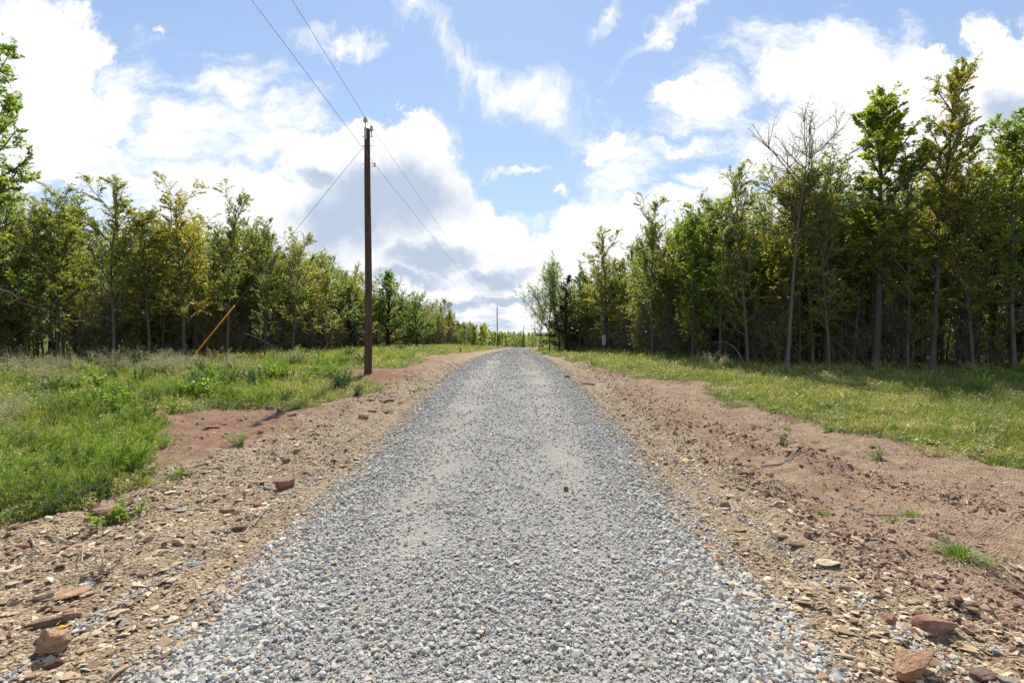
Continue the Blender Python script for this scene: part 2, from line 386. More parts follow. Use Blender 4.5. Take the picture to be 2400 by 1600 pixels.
def road_mat():
    m, T = material('crushed_gravel_bed')
    P = T.new('ShaderNodeNewGeometry').outputs['Position']
    tr = T.attr('track')
    sc = T.new('ShaderNodeTexVoronoi', feature='F1'); T.put(sc.inputs['Vector'], P); sc.inputs['Scale'].default_value = 42
    s2 = T.new('ShaderNodeTexVoronoi', feature='F1'); T.put(s2.inputs['Vector'], P); s2.inputs['Scale'].default_value = 110
    a = T.new('ShaderNodeSeparateColor'); T.put(a.inputs[0], sc.outputs['Color']); b = T.new('ShaderNodeSeparateColor'); T.put(b.inputs[0], s2.outputs['Color'])
    c1 = T.ramp(a.outputs[0], [(0, (.23, .215, .19)), (.4, (.33, .31, .28)), (.7, (.42, .40, .365)), (.92, (.50, .49, .46)), (.97, (.46, .36, .24)), (1, (.56, .56, .55))])
    c2 = T.ramp(b.outputs[0], [(0, (.26, .235, .195)), (.5, (.42, .385, .325)), (1, (.56, .52, .45))])
    n = T.noise(P, 7, 5, .6); n1 = T.noise(P, 1.2, 4, .6)
    f = T.mapr(T.math('ADD', T.math('MULTIPLY', tr, .8), T.math('MULTIPLY', T.math('SUBTRACT', n, .5), 1.4)), .2, .8)
    c = T.mix(f, c1, c2)
    c = T.mix(T.mapr(n1, .35, .7, 0, .35), c, (.31, .29, .25))
    c = T.mix(T.mapr(T.noise(P, 22, 4, .7), .35, .65, 0, .4), c, (.22, .21, .19))
    h = T.math('ADD', T.math('SUBTRACT', 1, sc.outputs[0]), T.math('MULTIPLY', T.math('SUBTRACT', 1, s2.outputs[0]), .5))
    finish(T, c, .9, h, 1.0, .02, spec=.2)
    return m
M['road'] = road_mat()
def stone_mat(name, stops, objvar=0.0, rough=.85, usernd=True):
    m, T = material(name)
    g = T.new('ShaderNodeNewGeometry').outputs['Position']
    f = T.attr('rnd') if usernd else T.new('ShaderNodeObjectInfo').outputs['Random']
    n = T.noise(g, 45, 5, .65)
    c = T.ramp(T.math('ADD', f, T.math('MULTIPLY', T.math('SUBTRACT', n, .5), .25), clamp=True), stops)
    finish(T, c, rough, n, .35, .006, spec=.25)
    return m
M['gravel'] = stone_mat('grey_crushed_stone', [(0, (.32, .30, .262)), (.25, (.385, .363, .322)), (.55, (.425, .408, .368)), (.84, (.50, .485, .445)), (.90, (.54, .47, .36)), (.96, (.44, .29, .17)), (1, (.66, .64, .60))])
M['shale'] = stone_mat('tan_shale', [(0, (.13, .075, .045)), (.22, (.26, .16, .09)), (.5, (.38, .27, .16)), (.75, (.48, .37, .23)), (.92, (.62, .52, .38)), (1, (.55, .30, .12))])
M['clod'] = stone_mat('dirt_clod', [(0, (.15, .08, .05)), (.5, (.30, .18, .115)), (.85, (.43, .30, .20)), (1, (.55, .43, .31))])
def rock_mat(name, a, b, c3, band=0):
    m, T = material(name)
    tc = T.new('ShaderNodeTexCoord').outputs['Object']
    n = T.noise(tc, 9, 6, .65); n2 = T.noise(T.mapping(tc, scale=(1, 1, 7)), 6, 5, .6); n3 = T.noise(tc, 70, 3, .6)
    c = T.ramp(n, [(.3, a), (.5, b), (.72, c3)])
    c = T.mix(T.mapr(n2, .45, .65, 0, .55), c, tuple(x * .62 for x in a))
    c = T.mix(T.mapr(n3, .5, .8, 0, .3), c, tuple(min(1, x * 1.4) for x in c3))
    finish(T, c, .9, T.math('ADD', T.math('MULTIPLY', n2, 1.5), T.math('MULTIPLY', n3, .7)), 1.0, .02, spec=.12)
    return m
M['rock_red'] = rock_mat('red_sandstone', (.22, .105, .07), (.34, .18, .125), (.46, .29, .22))
M['rock_orange'] = rock_mat('orange_sandstone', (.27, .15, .085), (.40, .24, .14), (.52, .35, .23))
M['rock_tan'] = rock_mat('tan_sandstone', (.40, .29, .18), (.54, .42, .28), (.66, .55, .40))
M['rock_pale'] = rock_mat('pale_stone', (.48, .43, .34), (.60, .55, .46), (.72, .68, .60))
M['rock_brown'] = rock_mat('brown_stone', (.13, .085, .06), (.22, .145, .10), (.34, .24, .17))
M['rock_grey'] = rock_mat('grey_stone', (.20, .21, .22), (.33, .34, .35), (.46, .46, .46))

# ------------------------------------------------------------------ ground sheet
def build_ground():
    xs = np.concatenate([-np.geomspace(3000, 14, 70), np.arange(-13.6, -7.0, .12), np.arange(-7.0, 7.0, .05), np.arange(7.0, 13.6, .12), np.geomspace(14, 3000, 70)])
    ys = np.concatenate([np.linspace(-60, .6, 20), np.arange(.8, 9, .045), np.arange(9, 16, .08), np.arange(16, 32, .16), np.geomspace(32.5, 7000, 110)])
    X, Y = np.meshgrid(xs, ys); Z = height(X, Y)
    ny, nx = X.shape
    i = (np.arange(ny - 1)[:, None] * nx + np.arange(nx - 1)[None]).ravel()
    q = np.stack([i, i + 1, i + nx + 1, i + nx], -1)
    x = X.ravel(); y = Y.ravel(); dx = x - road_cx(y); ad = np.abs(dx)
    g = sstep(-.25, .45, grassiness(x, y)) * np.where(ad < rw(y) + .2, 0, 1)
    n = fbm(x, y, 1.3, 4, 41)
    wl = np.interp(y, [0, 4, 8, 16, 30], [2.9, 1.9, 1.0, .7, .6]); wr = np.interp(y, [0, 4, 8, 16, 30], [1.0, .7, .5, .45, .5])
    sh = 1 - sstep(0, .8, ad - rw(y) - np.where(dx < 0, wl, wr) + n * 1.0)
    red = np.exp(-(((x + 3.7) / 1.3) ** 2 + ((y - 14.2) / 2.2) ** 2)) + .6 * np.exp(-(((x + 4.6) / 1.0) ** 2 + ((y - 3.9) / .8) ** 2)) + .6 * np.exp(-(((x + 4.6) / 1.3) ** 2 + ((y - 7.8) / 1.7) ** 2))
    me = np_mesh('ground', np.stack([x, y, Z.ravel()], -1), [q], {'grassy': g, 'shaly': sh, 'reddish': np.clip(red, 0, 1)}, smooth=True)
    link('ground', me, M['ground'], kind='structure')
build_ground()
def road_z(x, y):
    x = np.asarray(x, float); y = np.asarray(y, float)
    t = np.abs(x - road_cx(y)) / rw(y)
    edge = fbm(x, y, 3.2, 4, 61) * .12
    near = 1 - sstep(12, 40, y)
    z = prof(y) + .040 + .02 * fbm(x, y, 1.0, 2, 3) * near - .11 * sstep(.74, 1.08, t + edge)
    z = z + near * (.022 * np.exp(-((t - .80) / .12) ** 2) - .018 * np.exp(-((t - .45) / .16) ** 2)) + near * fbm(x, y, 16, 3, 66) * .008
    return z
def build_road():
    ys = np.concatenate([np.linspace(-60, .6, 12), np.arange(.7, 10, .05), np.arange(10, 30, .12), np.arange(30, 260, 1.0)])
    ts = np.linspace(-1.12, 1.12, 90)
    Y, Tt = np.meshgrid(ys, ts, indexing='ij'); X = road_cx(Y) + Tt * rw(Y)
    Z = road_z(X, Y)
    ny, nx = X.shape
    i = (np.arange(ny - 1)[:, None] * nx + np.arange(nx - 1)[None]).ravel()
    q = np.stack([i, i + 1, i + nx + 1, i + nx], -1)
    t = np.abs(Tt); tr = np.exp(-((t - .45) / .2) ** 2)
    tr = np.where(Tt < 0, tr, tr * .9)
    me = np_mesh('road', np.stack([X.ravel(), Y.ravel(), Z.ravel()], -1), [q], {'track': tr.ravel()}, smooth=True)
    link('road', me, M['road'], kind='structure')
build_road()
def surf(x, y):
    return np.maximum(height(x, y), np.where(np.abs(x - road_cx(y)) < rw(y) * 1.1, road_z(x, y), -99))

# ------------------------------------------------------------------ loose stones (nobody could count them)
RNG = np.random.default_rng(7)
def hulls(n, seed, pts=11, flat=1.0):
    rr = random.Random(seed); res = []
    for k in range(n):
        bm = bmesh.new()
        for i in range(pts):
            v = Vector((rr.gauss(0, 1), rr.gauss(0, 1), rr.gauss(0, 1))).normalized() * rr.uniform(.8, 1.0)
            bm.verts.new((v.x, v.y, v.z * flat))
        r = bmesh.ops.convex_hull(bm, input=bm.verts[:])
        bmesh.ops.delete(bm, geom=[v for v in bm.verts if not v.link_faces], context='VERTS')
        bmesh.ops.triangulate(bm, faces=bm.faces[:]); bm.verts.index_update()
        res.append((np.array([v.co[:] for v in bm.verts]), np.array([[v.index for v in f.verts] for f in bm.faces]))); bm.free()
    return res
def rot_mats(n, rng, flat):
    a = rng.uniform(0, 2 * np.pi, n); t = rng.normal(0, flat, n); p = rng.uniform(0, 2 * np.pi, n)
    ca, sa = np.cos(a), np.sin(a); ct, st = np.cos(t), np.sin(t); cp, sp = np.cos(p), np.sin(p)
    Z = np.zeros(n); O = np.ones(n)
    A = np.array([[ca, -sa, Z], [sa, ca, Z], [Z, Z, O]]).transpose(2, 0, 1)
    B = np.array([[O, Z, Z], [Z, ct, -st], [Z, st, ct]]).transpose(2, 0, 1)
    C = np.array([[cp, -sp, Z], [sp, cp, Z], [Z, Z, O]]).transpose(2, 0, 1)
    return A @ B @ C
def scatter(name, protos, x, y, z, size, flat, squash, mat, rnd, elong=(.7, 1.0), **props):
    n = len(x); pid = RNG.integers(0, len(protos), n); Rm = rot_mats(n, RNG, flat)
    S = np.stack([size, size * RNG.uniform(elong[0], elong[1], n), size * RNG.uniform(squash[0], squash[1], n)], -1) * .5
    Vs, Fs, As, off = [], [], [], 0
    for k, (pv, pf) in enumerate(protos):
        s = np.where(pid == k)[0]
        if not len(s): continue
        v = np.einsum('nij,nvj->nvi', Rm[s], pv[None] * S[s][:, None]) + np.stack([x[s], y[s], z[s]], -1)[:, None]
        f = pf[None] + (np.arange(len(s)) * len(pv))[:, None, None] + off
        Vs.append(v.reshape(-1, 3)); Fs.append(f.reshape(-1, 3)); As.append(np.repeat(rnd[s], len(pf))); off += len(s) * len(pv)
    me = np_mesh(name, np.concatenate(Vs), [np.concatenate(Fs)], {'rnd': np.concatenate(As)})
    return link(name, me, mat, kind='stuff', **props)
HP = hulls(12, 3, 12, .85); FP = hulls(10, 5, 12, .5)
def depth_samples(n, y0, y1, power=1.0):
    """more of them close to the camera, as the eye can tell them apart there"""
    u = RNG.random(n); a = 1 - power
    return (y0 ** a + u * (y1 ** a - y0 ** a)) ** (1 / a) if abs(a) > 1e-6 else y0 * (y1 / y0) ** u
def build_gravel():
    X, Y, S = [], [], []
    # body of the road
    n = 210000; y = depth_samples(n, 1.7, 95, 1.35); t = RNG.uniform(-1.07, 1.07, n)
    dens = .36 - .16 * np.exp(-((np.abs(t) - .42) / .16) ** 2) + .75 * np.exp(-((np.abs(t) - .80) / .17) ** 2) * (1 - .55 * sstep(.98, 1.1, np.abs(t))) + .16 * np.exp(-(t / .16) ** 2)
    x = road_cx(y) + t * rw(y)
    dens = dens + fbm(x, y, 1.6, 3, 71) * .5
    keep = RNG.random(n) < dens * (1 - .75 * sstep(25, 90, y)); x, y, t = x[keep], y[keep], t[keep]
    s = np.clip(RNG.lognormal(math.log(.0165), .52, len(x)), .007, .05) * (1 + .3 * np.exp(-((np.abs(t) - .86) / .14) ** 2))
    s = s * np.interp(y, [0, 8, 24, 50, 95], [1, 1.15, 1.8, 3, 4.2])
    X.append(x); Y.append(y); S.append(s)
    # strays beyond the edge, in a thin windrow each side
    n = 6500; y = depth_samples(n, 1.6, 22, 1.1)
    o = np.where(RNG.random(n) < .35, np.abs(RNG.normal(0, .12, n)), np.interp(y, [1, 5, 12], [.60, .46, .32]) + .5 * fbm(y, y * 0, .8, 2, 77) * .2 + RNG.normal(0, .045, n))
    side = np.where(RNG.random(n) < .5, -1, 1)
    x = road_cx(y) + side * (rw(y) * 1.0 + o)
    X.append(x); Y.append(y); S.append(np.clip(RNG.lognormal(math.log(.02), .4, n), .01, .05))
    x = np.concatenate(X); y = np.concatenate(Y); s = np.concatenate(S)
    scatter('gravel', HP, x, y, surf(x, y) + s * .16, s, .5, (.55, .9), M['gravel'], RNG.random(len(x)), label='grey crushed stone spread over the road', elong=(.65, 1))
def build_chips():
    n = 110000; y = depth_samples(n, 1.7, 20, 1.35); side = np.where(RNG.random(n) < .62, -1, 1)
    w = np.where(side < 0, np.interp(y, [0, 4, 8, 20], [3.4, 2.6, 1.7, 1.2]), np.interp(y, [0, 4, 8, 20], [1.5, 1.2, 1.0, .9]))
    o = RNG.random(n) ** 1.3 * w
    x = road_cx(y) + side * (rw(y) * .93 + o)
    keep = (grassiness(x, y) < .15) & (RNG.random(n) < .55 + fbm(x, y, 1.4, 3, 81) * 1.1)
    x, y = x[keep], y[keep]; s = np.clip(RNG.lognormal(math.log(.019), .62, len(x)), .006, .11) * np.interp(y, [0, 8, 24], [1, 1.1, 1.5])
    scatter('shale_chips', FP, x, y, surf(x, y) + s * .08, s, .32, (.25, .55), M['shale'], RNG.random(len(x)) ** .9, label='tan shale chips littering both road shoulders', elong=(.4, .95))
    n = 115000; y = depth_samples(n, 1.7, 22, 1.25); side = np.where(RNG.random(n) < .42, -1, 1)
    x = np.where(side < 0, -2.4 - 4.1 * RNG.random(n) ** .8, RNG.uniform(2.3, 7.2, n))
    g = grassiness(x, y)
    rid = np.exp(-((x - np.interp(y, [1.5, 4, 7.5, 12], [2.75, 2.6, 2.55, 2.6])) / .3) ** 2) + np.exp(-((x - np.interp(y, [3.2, 4.6, 6.5, 8], [4.6, 4.2, 3.5, 3.1])) / .25) ** 2)
    keep = (g < .3) & (RNG.random(n) < .26 + .9 * rid + fbm(x, y, 1.2, 3, 91) * 1.1 + .45 * np.exp(-((x + 4.6) ** 2 + (y - 8.0) ** 2) / 4))
    x, y, rid = x[keep], y[keep], rid[keep]; s = np.clip(RNG.lognormal(math.log(.014), .6, len(x)), .005, .07) * (1 + .5 * rid)
    scatter('dirt_clods', HP, x, y, surf(x, y) + s * .1, s, .6, (.4, .8), M['clod'], RNG.random(len(x)) ** 1.1, label='crumbs and clods of reddish dirt on the bare ground', elong=(.55, 1))
build_gravel(); build_chips()

# ------------------------------------------------------------------ trees
def leaf_quads(C, D, Nn, L, W, fold=.0):
    """leaf shaped quads: base C, direction D, normal Nn, length L, width W"""
    Sd = np.cross(D, Nn); Sd /= np.linalg.norm(Sd, axis=1)[:, None] + 1e-9
    L = L[:, None]; W = W[:, None]
    mid = C + D * L * .45
    V = np.stack([C, mid + Sd * W * .5 + Nn * W * fold, C + D * L, mid - Sd * W * .5 + Nn * W * fold], 1)
    return V.reshape(-1, 3)
def unit(v): return v / (np.linalg.norm(v, axis=-1, keepdims=True) + 1e-9)
def grow_tree(rng, H, r0, crown0, nl, lmax, a0, a1, twig_d, leaf_n, leaf, shape='plume', lean=(0, 0), wob=.25, twig_l=(.3, .7), droop=0.0, sides=7, fork=False, limb_r=.42):
    """returns (trunk tubes, crown arrays): a tapered trunk with limbs, limbs carry twigs, twigs carry leaves"""
    tb = Tubes(); k = 12
    t = np.linspace(0, 1, k); ph = rng.uniform(0, 6.3, 4)
    tx = lean[0] * H * t ** 1.4 + wob * (np.sin(t * 4 + ph[0]) - math.sin(ph[0])) * .5 * t + .06 * np.sin(t * 11 + ph[1]) * t
    ty = lean[1] * H * t ** 1.4 + wob * (np.sin(t * 3.5 + ph[2]) - math.sin(ph[2])) * .5 * t
    tr = np.stack([tx, ty, t * H - .15], -1)
    rad = r0 * (1 - t) ** .8 * .92 + .006; rad[0] *= 1.35
    tb.add(tr, rad, sides)
    seg0, seg1, rr = [], [], []
    def limb(p0, d, L, r, n=6, up=.35):
        pts = [p0]; d = d / np.linalg.norm(d)
        for i in range(n):
            d = d + np.array([rng.normal(0, .13), rng.normal(0, .13), up / n + rng.normal(0, .07)]); d /= np.linalg.norm(d)
            pts.append(pts[-1] + d * L / n)
        pts = np.array(pts); tb.add(pts, r * (1 - np.linspace(0, 1, n + 1)) ** .7 + .0035, 5 if r > .02 else 4, cap=False)
        return pts
    def twigs_on(pts, L, f0=.2):
        nt = max(2, int(L * twig_d)); n = len(pts) - 1
        for i in range(nt):
            f = f0 + (1 - f0) * (i + rng.random()) / nt; q = min(int(f * n), n - 1); g = f * n - q
            p = pts[q] * (1 - g) + pts[q + 1] * g; d = unit(pts[q + 1] - pts[q])
            side = unit(np.cross(d, unit(rng.normal(0, 1, 3))))
            dd = unit(d * rng.uniform(.3, .9) + side * rng.uniform(.5, 1.0) + np.array([0, 0, .12 - droop]))
            tl = rng.uniform(*twig_l) * (1.15 - .5 * f)
            e = p + dd * tl; m = (p + e) / 2 + np.array([0, 0, -.03 * droop]) + rng.normal(0, .02, 3)
            tb.add(np.array([p, m, e]), np.array([.005, .004, .002]), 3, cap=False)
            seg0.append(p); seg1.append(e)
        seg0.append(pts[-2]); seg1.append(pts[-1])
    for i in range(nl):
        f = (i + rng.random() * .8) / nl
        h = crown0 + (1 - crown0) * f ** .95 * .97
        q = min(int(h * (k - 1)), k - 2); g = h * (k - 1) - q
        p = tr[q] * (1 - g) + tr[q + 1] * g
        if shape == 'plume': L = lmax * (1.0 - .45 * abs(f - .45) * 1.6) * rng.uniform(.5, 1.2)
        elif shape == 'round': L = lmax * (math.sin(math.pi * (.12 + .8 * f)) ** .6) * rng.uniform(.75, 1.1)
        elif shape == 'cone': L = lmax * (1.04 - f) * rng.uniform(.8, 1.1)
        elif shape == 'vase': L = lmax * (.55 + .6 * (1 - f)) * rng.uniform(.8, 1.15)
        else: L = lmax * (1 - .35 * f) * rng.uniform(.7, 1.1)
        az = i * 2.4 + rng.normal(0, .5); an = R(a0 + (a1 - a0) * f + rng.normal(0, 7))
        d = np.array([math.cos(az) * math.sin(an), math.sin(az) * math.sin(an), math.cos(an)])
        pts = limb(p, d, L, min(r0 * limb_r, rad[q] * .75), 6, {'cone': -.05, 'plume': .55}.get(shape, .3))
        twigs_on(pts, L)
        if L > .9:
            for j in range(int(L * 1.6)):
                q2 = rng.integers(1, 5); side = unit(np.cross(unit(pts[q2 + 1] - pts[q2]), rng.normal(0, 1, 3)))
                d2 = unit(unit(pts[q2 + 1] - pts[q2]) * .8 + side * .65)
                p2 = limb(pts[q2], d2, L * rng.uniform(.3, .5), .010, 4, .25); twigs_on(p2, L * .4, .1)
    twigs_on(tr[-4:], H * .2, .1)
    s0 = np.array(seg0); s1 = np.array(seg1); ln = np.linalg.norm(s1 - s0, axis=1)
    if leaf_n <= 0: return tb, None, None
    w = rng.lognormal(0, .75, len(s0)) * (ln + .05); idx = rng.choice(len(s0), leaf_n, p=w / w.sum())
    f = rng.random(leaf_n) ** .8; C = s0[idx] + (s1 - s0)[idx] * f[:, None]
    D0 = unit((s1 - s0)[idx]); up = np.tile([0, 0, 1.0], (leaf_n, 1))
    sd = unit(np.cross(D0, up) + rng.normal(0, .25, (leaf_n, 3))) * np.where(rng.random(leaf_n) < .5, -1, 1)[:, None]
    D = unit(D0 * .55 + sd * .8 + rng.normal(0, .3, (leaf_n, 3)) + np.array([0, 0, -.18 - droop]))
    C = C + D * rng.uniform(0, .05, leaf_n)[:, None] * leaf[0] * 10
    Nn = unit(up + rng.normal(0, .55, (leaf_n, 3)))
    Nn = unit(Nn - D * (Nn * D).sum(1)[:, None])
    sz = rng.lognormal(0, .25, leaf_n)
    V = leaf_quads(C, D, Nn, leaf[0] * sz, leaf[1] * sz, .12)
    clump = rng.random(len(s0))[idx]
    rnd = np.clip(.55 * clump + .45 * rng.random(leaf_n), 0, 1)
    return tb, V, rnd
PROTO = {}
def make_proto(key, name, mats, cat, **kw):
    rng = np.random.default_rng(kw.pop('seed'))
    bias = kw.pop('bias', 0)
    tb, V, rnd = grow_tree(rng, **kw)
    root = empty(name)
    root['category'] = cat
    link('trunk', tb.mesh('trunk_' + key), M[mats[0]], root)
    if V is not None:
        n = len(V) // 4; q = np.arange(4 * n).reshape(n, 4)
        link('crown', np_mesh('crown_' + key, V, [q], {'rnd': np.clip(rnd + bias, 0, 1)}, smooth=False), M[mats[1]], root)
    zmax = float(np.percentile(V[:, 2], 99.9)) if V is not None else kw['H']
    PROTO[key] = [root, zmax, False]
def place(key, x, y, H, label, group=None, rz=None, name=None, sxy=1.0, z=None, tilt=(0, 0)):
    root, h0, used = PROTO[key]
    if used: o = copy_tree(root)
    else: o = root; PROTO[key][2] = True
    s = H / h0
    o.location = (x, y, hgt(x, y) - .02 if z is None else z); o.rotation_euler = (tilt[0] + random.uniform(-.05, .05), tilt[1] + random.uniform(-.05, .05), random.uniform(0, 6.28) if rz is None else rz)
    if rz is None and 'tree' in root.name: sxy *= random.uniform(.85, 1.25)
    o.scale = (s * sxy, s * sxy, s)
    o['label'] = label
    if group: o['group'] = group
    elif 'group' in o: del o['group']
    return o
random.seed(11)
for i in range(2):
    make_proto(f'wide{i}', 'wide_tree', ('bark', 'elm'), 'tree', seed=210 + i, H=7.0, r0=.07, crown0=.2, nl=22, lmax=2.7, a0=60, a1=30, twig_d=5, leaf_n=13000, leaf=(.075, .043), shape='round', limb_r=.55, bias=.1 - .15 * i, wob=.5)
    make_proto(f'fork{i}', 'forked_tree', ('bark', 'broad'), 'tree', seed=214 + i, H=7.0, r0=.07, crown0=.22, nl=14, lmax=4.2, a0=38, a1=14, twig_d=6, leaf_n=12000, leaf=(.085, .05), shape='vase', limb_r=.6, bias=.05, wob=.5)
for i in range(5):
    make_proto(f'elm{i}', 'elm_tree', ('bark', 'elm'), 'tree', seed=100 + i, H=8.0, r0=.06, crown0=.12 + .05 * i, nl=26, lmax=2.3, a0=58, a1=20, twig_d=5.0, leaf_n=13500, leaf=(.074, .042), shape='plume', bias=(-.05, .05, .12, 0, -.1)[i])
for i in range(3):
    make_proto(f'broad{i}', 'broadleaf_tree', ('bark', 'broad'), 'tree', seed=120 + i, H=8.5, r0=.07, crown0=.2, nl=24, lmax=2.2, a0=52, a1=20, twig_d=4.2, leaf_n=14000, leaf=(.085, .05), shape='plume', bias=(0, .1, -.1)[i])
for i in range(3):
    make_proto(f'pole{i}', 'slender_tree', ('barkdark', 'elm'), 'tree', seed=130 + i, H=9.0, r0=.06, crown0=.34, nl=20, lmax=1.9, a0=58, a1=22, twig_d=4, leaf_n=4300, leaf=(.08, .045), shape='plume', wob=.45)
for i in range(3):
    make_proto(f'thin{i}', 'thin_tree', ('bark', 'elm'), 'tree', seed=220 + i, H=7.0, r0=.036, crown0=.36, nl=16, lmax=1.5, a0=55, a1=20, twig_d=5, leaf_n=3600, leaf=(.07, .04), shape='plume', wob=.6, limb_r=.5, bias=.08 * i)
for i in range(3):
    make_proto(f'sap{i}', 'sapling', ('bark', 'elm'), 'sapling', seed=140 + i, H=4.2, r0=.028, crown0=.25, nl=14, lmax=1.0, a0=65, a1=30, twig_d=4, leaf_n=2600, leaf=(.075, .045), shape='plume', wob=.5, limb_r=.5, bias=.08 * i)
for i in range(2):
    make_proto(f'cedar{i}', 'cedar_tree', ('barkdark', 'cedar'), 'tree', seed=150 + i, H=6.0, r0=.09, crown0=.12, nl=46, lmax=1.25, a0=70, a1=35, twig_d=7, leaf_n=20000, leaf=(.085, .022), shape='cone', twig_l=(.18, .4))
make_proto('bare0', 'bare_tree', ('bark', 'elm'), 'tree', seed=161, H=10.0, limb_r=.26, r0=.085, crown0=.55, nl=19, lmax=3.9, a0=66, a1=30, twig_d=7, leaf_n=2600, leaf=(.05, .03), shape='vase', twig_l=(.3, .8), wob=.2, bias=.1)
for i in range(2):
    make_proto(f'round{i}', 'spreading_tree', ('barkdark', 'broad'), 'tree', seed=170 + i, H=6.0, r0=.14, crown0=.12, nl=24, lmax=2.7, a0=62, a1=24, twig_d=5, leaf_n=20000, leaf=(.095, .055), shape='vase', limb_r=.5, bias=-.05)
make_proto('tall0', 'tall_tree', ('bark', 'broad'), 'tree', seed=181, H=12.0, r0=.15, crown0=.2, nl=38, lmax=2.9, a0=60, a1=25, twig_d=3.8, leaf_n=30000, leaf=(.105, .05), shape='plume', bias=-.12, droop=.15)
make_proto('tall1', 'tall_tree', ('bark', 'elm'), 'tree', seed=182, H=11.0, r0=.12, crown0=.3, nl=34, lmax=2.2, a0=52, a1=18, twig_d=4.4, leaf_n=26000, leaf=(.072, .042), shape='plume', bias=.12)
make_proto('tall2', 'tall_tree', ('bark', 'broad'), 'tree', seed=183, H=10.5, r0=.12, crown0=.35, nl=32, lmax=2.1, a0=52, a1=18, twig_d=4.0, leaf_n=27000, leaf=(.085, .052), shape='plume', bias=.22)
for i in range(3):
    make_proto(f'brush{i}', 'bare_shrub', ('dead', 'dry'), 'shrub', seed=190 + i, H=2.4, r0=.013, crown0=.05, nl=18, lmax=1.5, a0=50, a1=25, twig_d=7, leaf_n=1100, leaf=(.06, .035), shape='vase', wob=.5, limb_r=.8)
for i in range(2):
    make_proto(f'shrub{i}', 'leafy_shrub', ('bark', 'elm'), 'shrub', seed=200 + i, H=2.2, r0=.02, crown0=.05, nl=18, lmax=1.2, a0=62, a1=25, twig_d=6, leaf_n=2600, leaf=(.065, .04), shape='round', wob=.4, limb_r=.7, bias=.15 * i)

# canopy outline of the photograph, used to give each tree at the wood's edge its height
def tree_at(key, px, base_y, top_y, label, group=None, d=None, **kw):
    if d is None: x, y = at(px, base_y)
    else: y = d; x = (px - CX) / F * d
    H = CAM_Z + (HY - top_y) / F * y - hgt(x, y)
    return place(key, x, y, H, label, group, **kw)
# left wood, named trees
tree_at('tall0', -70, 838, 20, 'tallest tree at the left edge of the photo, with bright green leaves', d=13.5, rz=1.0, sxy=1.0)
tree_at('elm0', 130, 832, 415, 'ragged olive green tree beside the tall tree at the left edge')
tree_at('elm1', 262, 830, 405, 'tree with a thin upright rusty plume, second from the left edge')
tree_at('elm3', 345, 829, 462, 'lower olive tree between two plumed trees of the left wood')
tree_at('elm2', 425, 829, 398, 'tree with a wide spiky top above the foot of the orange guy marker')
tree_at('elm4', 522, 826, 415, 'tallest spiky tree behind the top of the orange guy marker', rz=2.0)
tree_at('elm0', 608, 824, 498, 'narrow tree just right of the orange guy marker')
tree_at('elm3', 672, 820, 528, 'tree with an upswept crown where the guy wire meets the treetops', rz=4)
tree_at('elm2', 752, 815, 602, 'yellowing tree nearest the left side of the big utility pole')
tree_at('cedar0', 808, 808, 650, 'dark green cedar just left of the big utility pole')
tree_at('round0', 892, 800, 618, 'rounded green tree standing alone right of the big utility pole', rz=.7, sxy=1.25)
tree_at('round1', 958, 799, 672, 'smaller rounded tree right of the lone tree past the utility pole')
# right wood, named trees
tree_at('fork0', 1262, 812, 580, 'green tree at the right wood tip leaning out toward the road', tilt=(0, -.10), sxy=.95)
tree_at('wide1', 1285, 811, 600, 'bushy green tree pressed against the leaning tree at the right wood tip', sxy=1.25)
tree_at('wide0', 1238, 808, 690, 'low spreading tree reaching over the far road edge on the right', d=50, sxy=1.2)
tree_at('cedar1', 1302, 812, 632, 'dark cedar near the tip of the right wood', sxy=1.7)
tree_at('broad0', 1330, 814, 598, 'yellow green tree behind the dark cedar at the wood tip')
sign_tree = tree_at('elm1', 1388, 815, 520, 'slim tree carrying the small notice sign on its trunk', sxy=1.05)
tree_at('elm4', 1500, 828, 440, 'tree with a crooked leaning trunk right of the notice sign', sxy=1.1)
tree_at('broad1', 1590, 832, 470, 'bright leafy tree between the crooked tree and the bare tree')
tree_at('broad2', 1655, 838, 455, 'green tree with scattered yellow leaves left of the bare tree')
tree_at('elm1', 1718, 842, 370, 'thinly leaved tree just left of the bare tree')
tree_at('bare0', 1808, 846, 228, 'nearly leafless tree with a fine spreading fan of branches', rz=.6, sxy=1.1)
tree_at('elm2', 1905, 848, 395, 'tree filling the gap under the right side of the bare tree')
tree_at('tall2', 2010, 850, 205, 'tall bright yellow green tree right of the bare tree')
tree_at('elm0', 2085, 852, 330, 'lower olive tree between the two tallest trees on the right')
tree_at('tall1', 2140, 852, 160, 'tallest right hand tree with two rusty horned plumes', rz=2.2, sxy=.9)
tree_at('elm2', 2235, 856, 300, 'tree with a dark leaning trunk right of the tallest right hand tree')
tree_at('broad1', 2330, 858, 240, 'bushy yellow green tree at the right edge of the photo')
tree_at('tall1', 2480, 860, 250, 'large tree leaning in over the right edge of the photo', rz=4.4)
place('cedar0', 17.0, 15.6, 4.2, 'low dark cedar at the foot of the right edge trees')

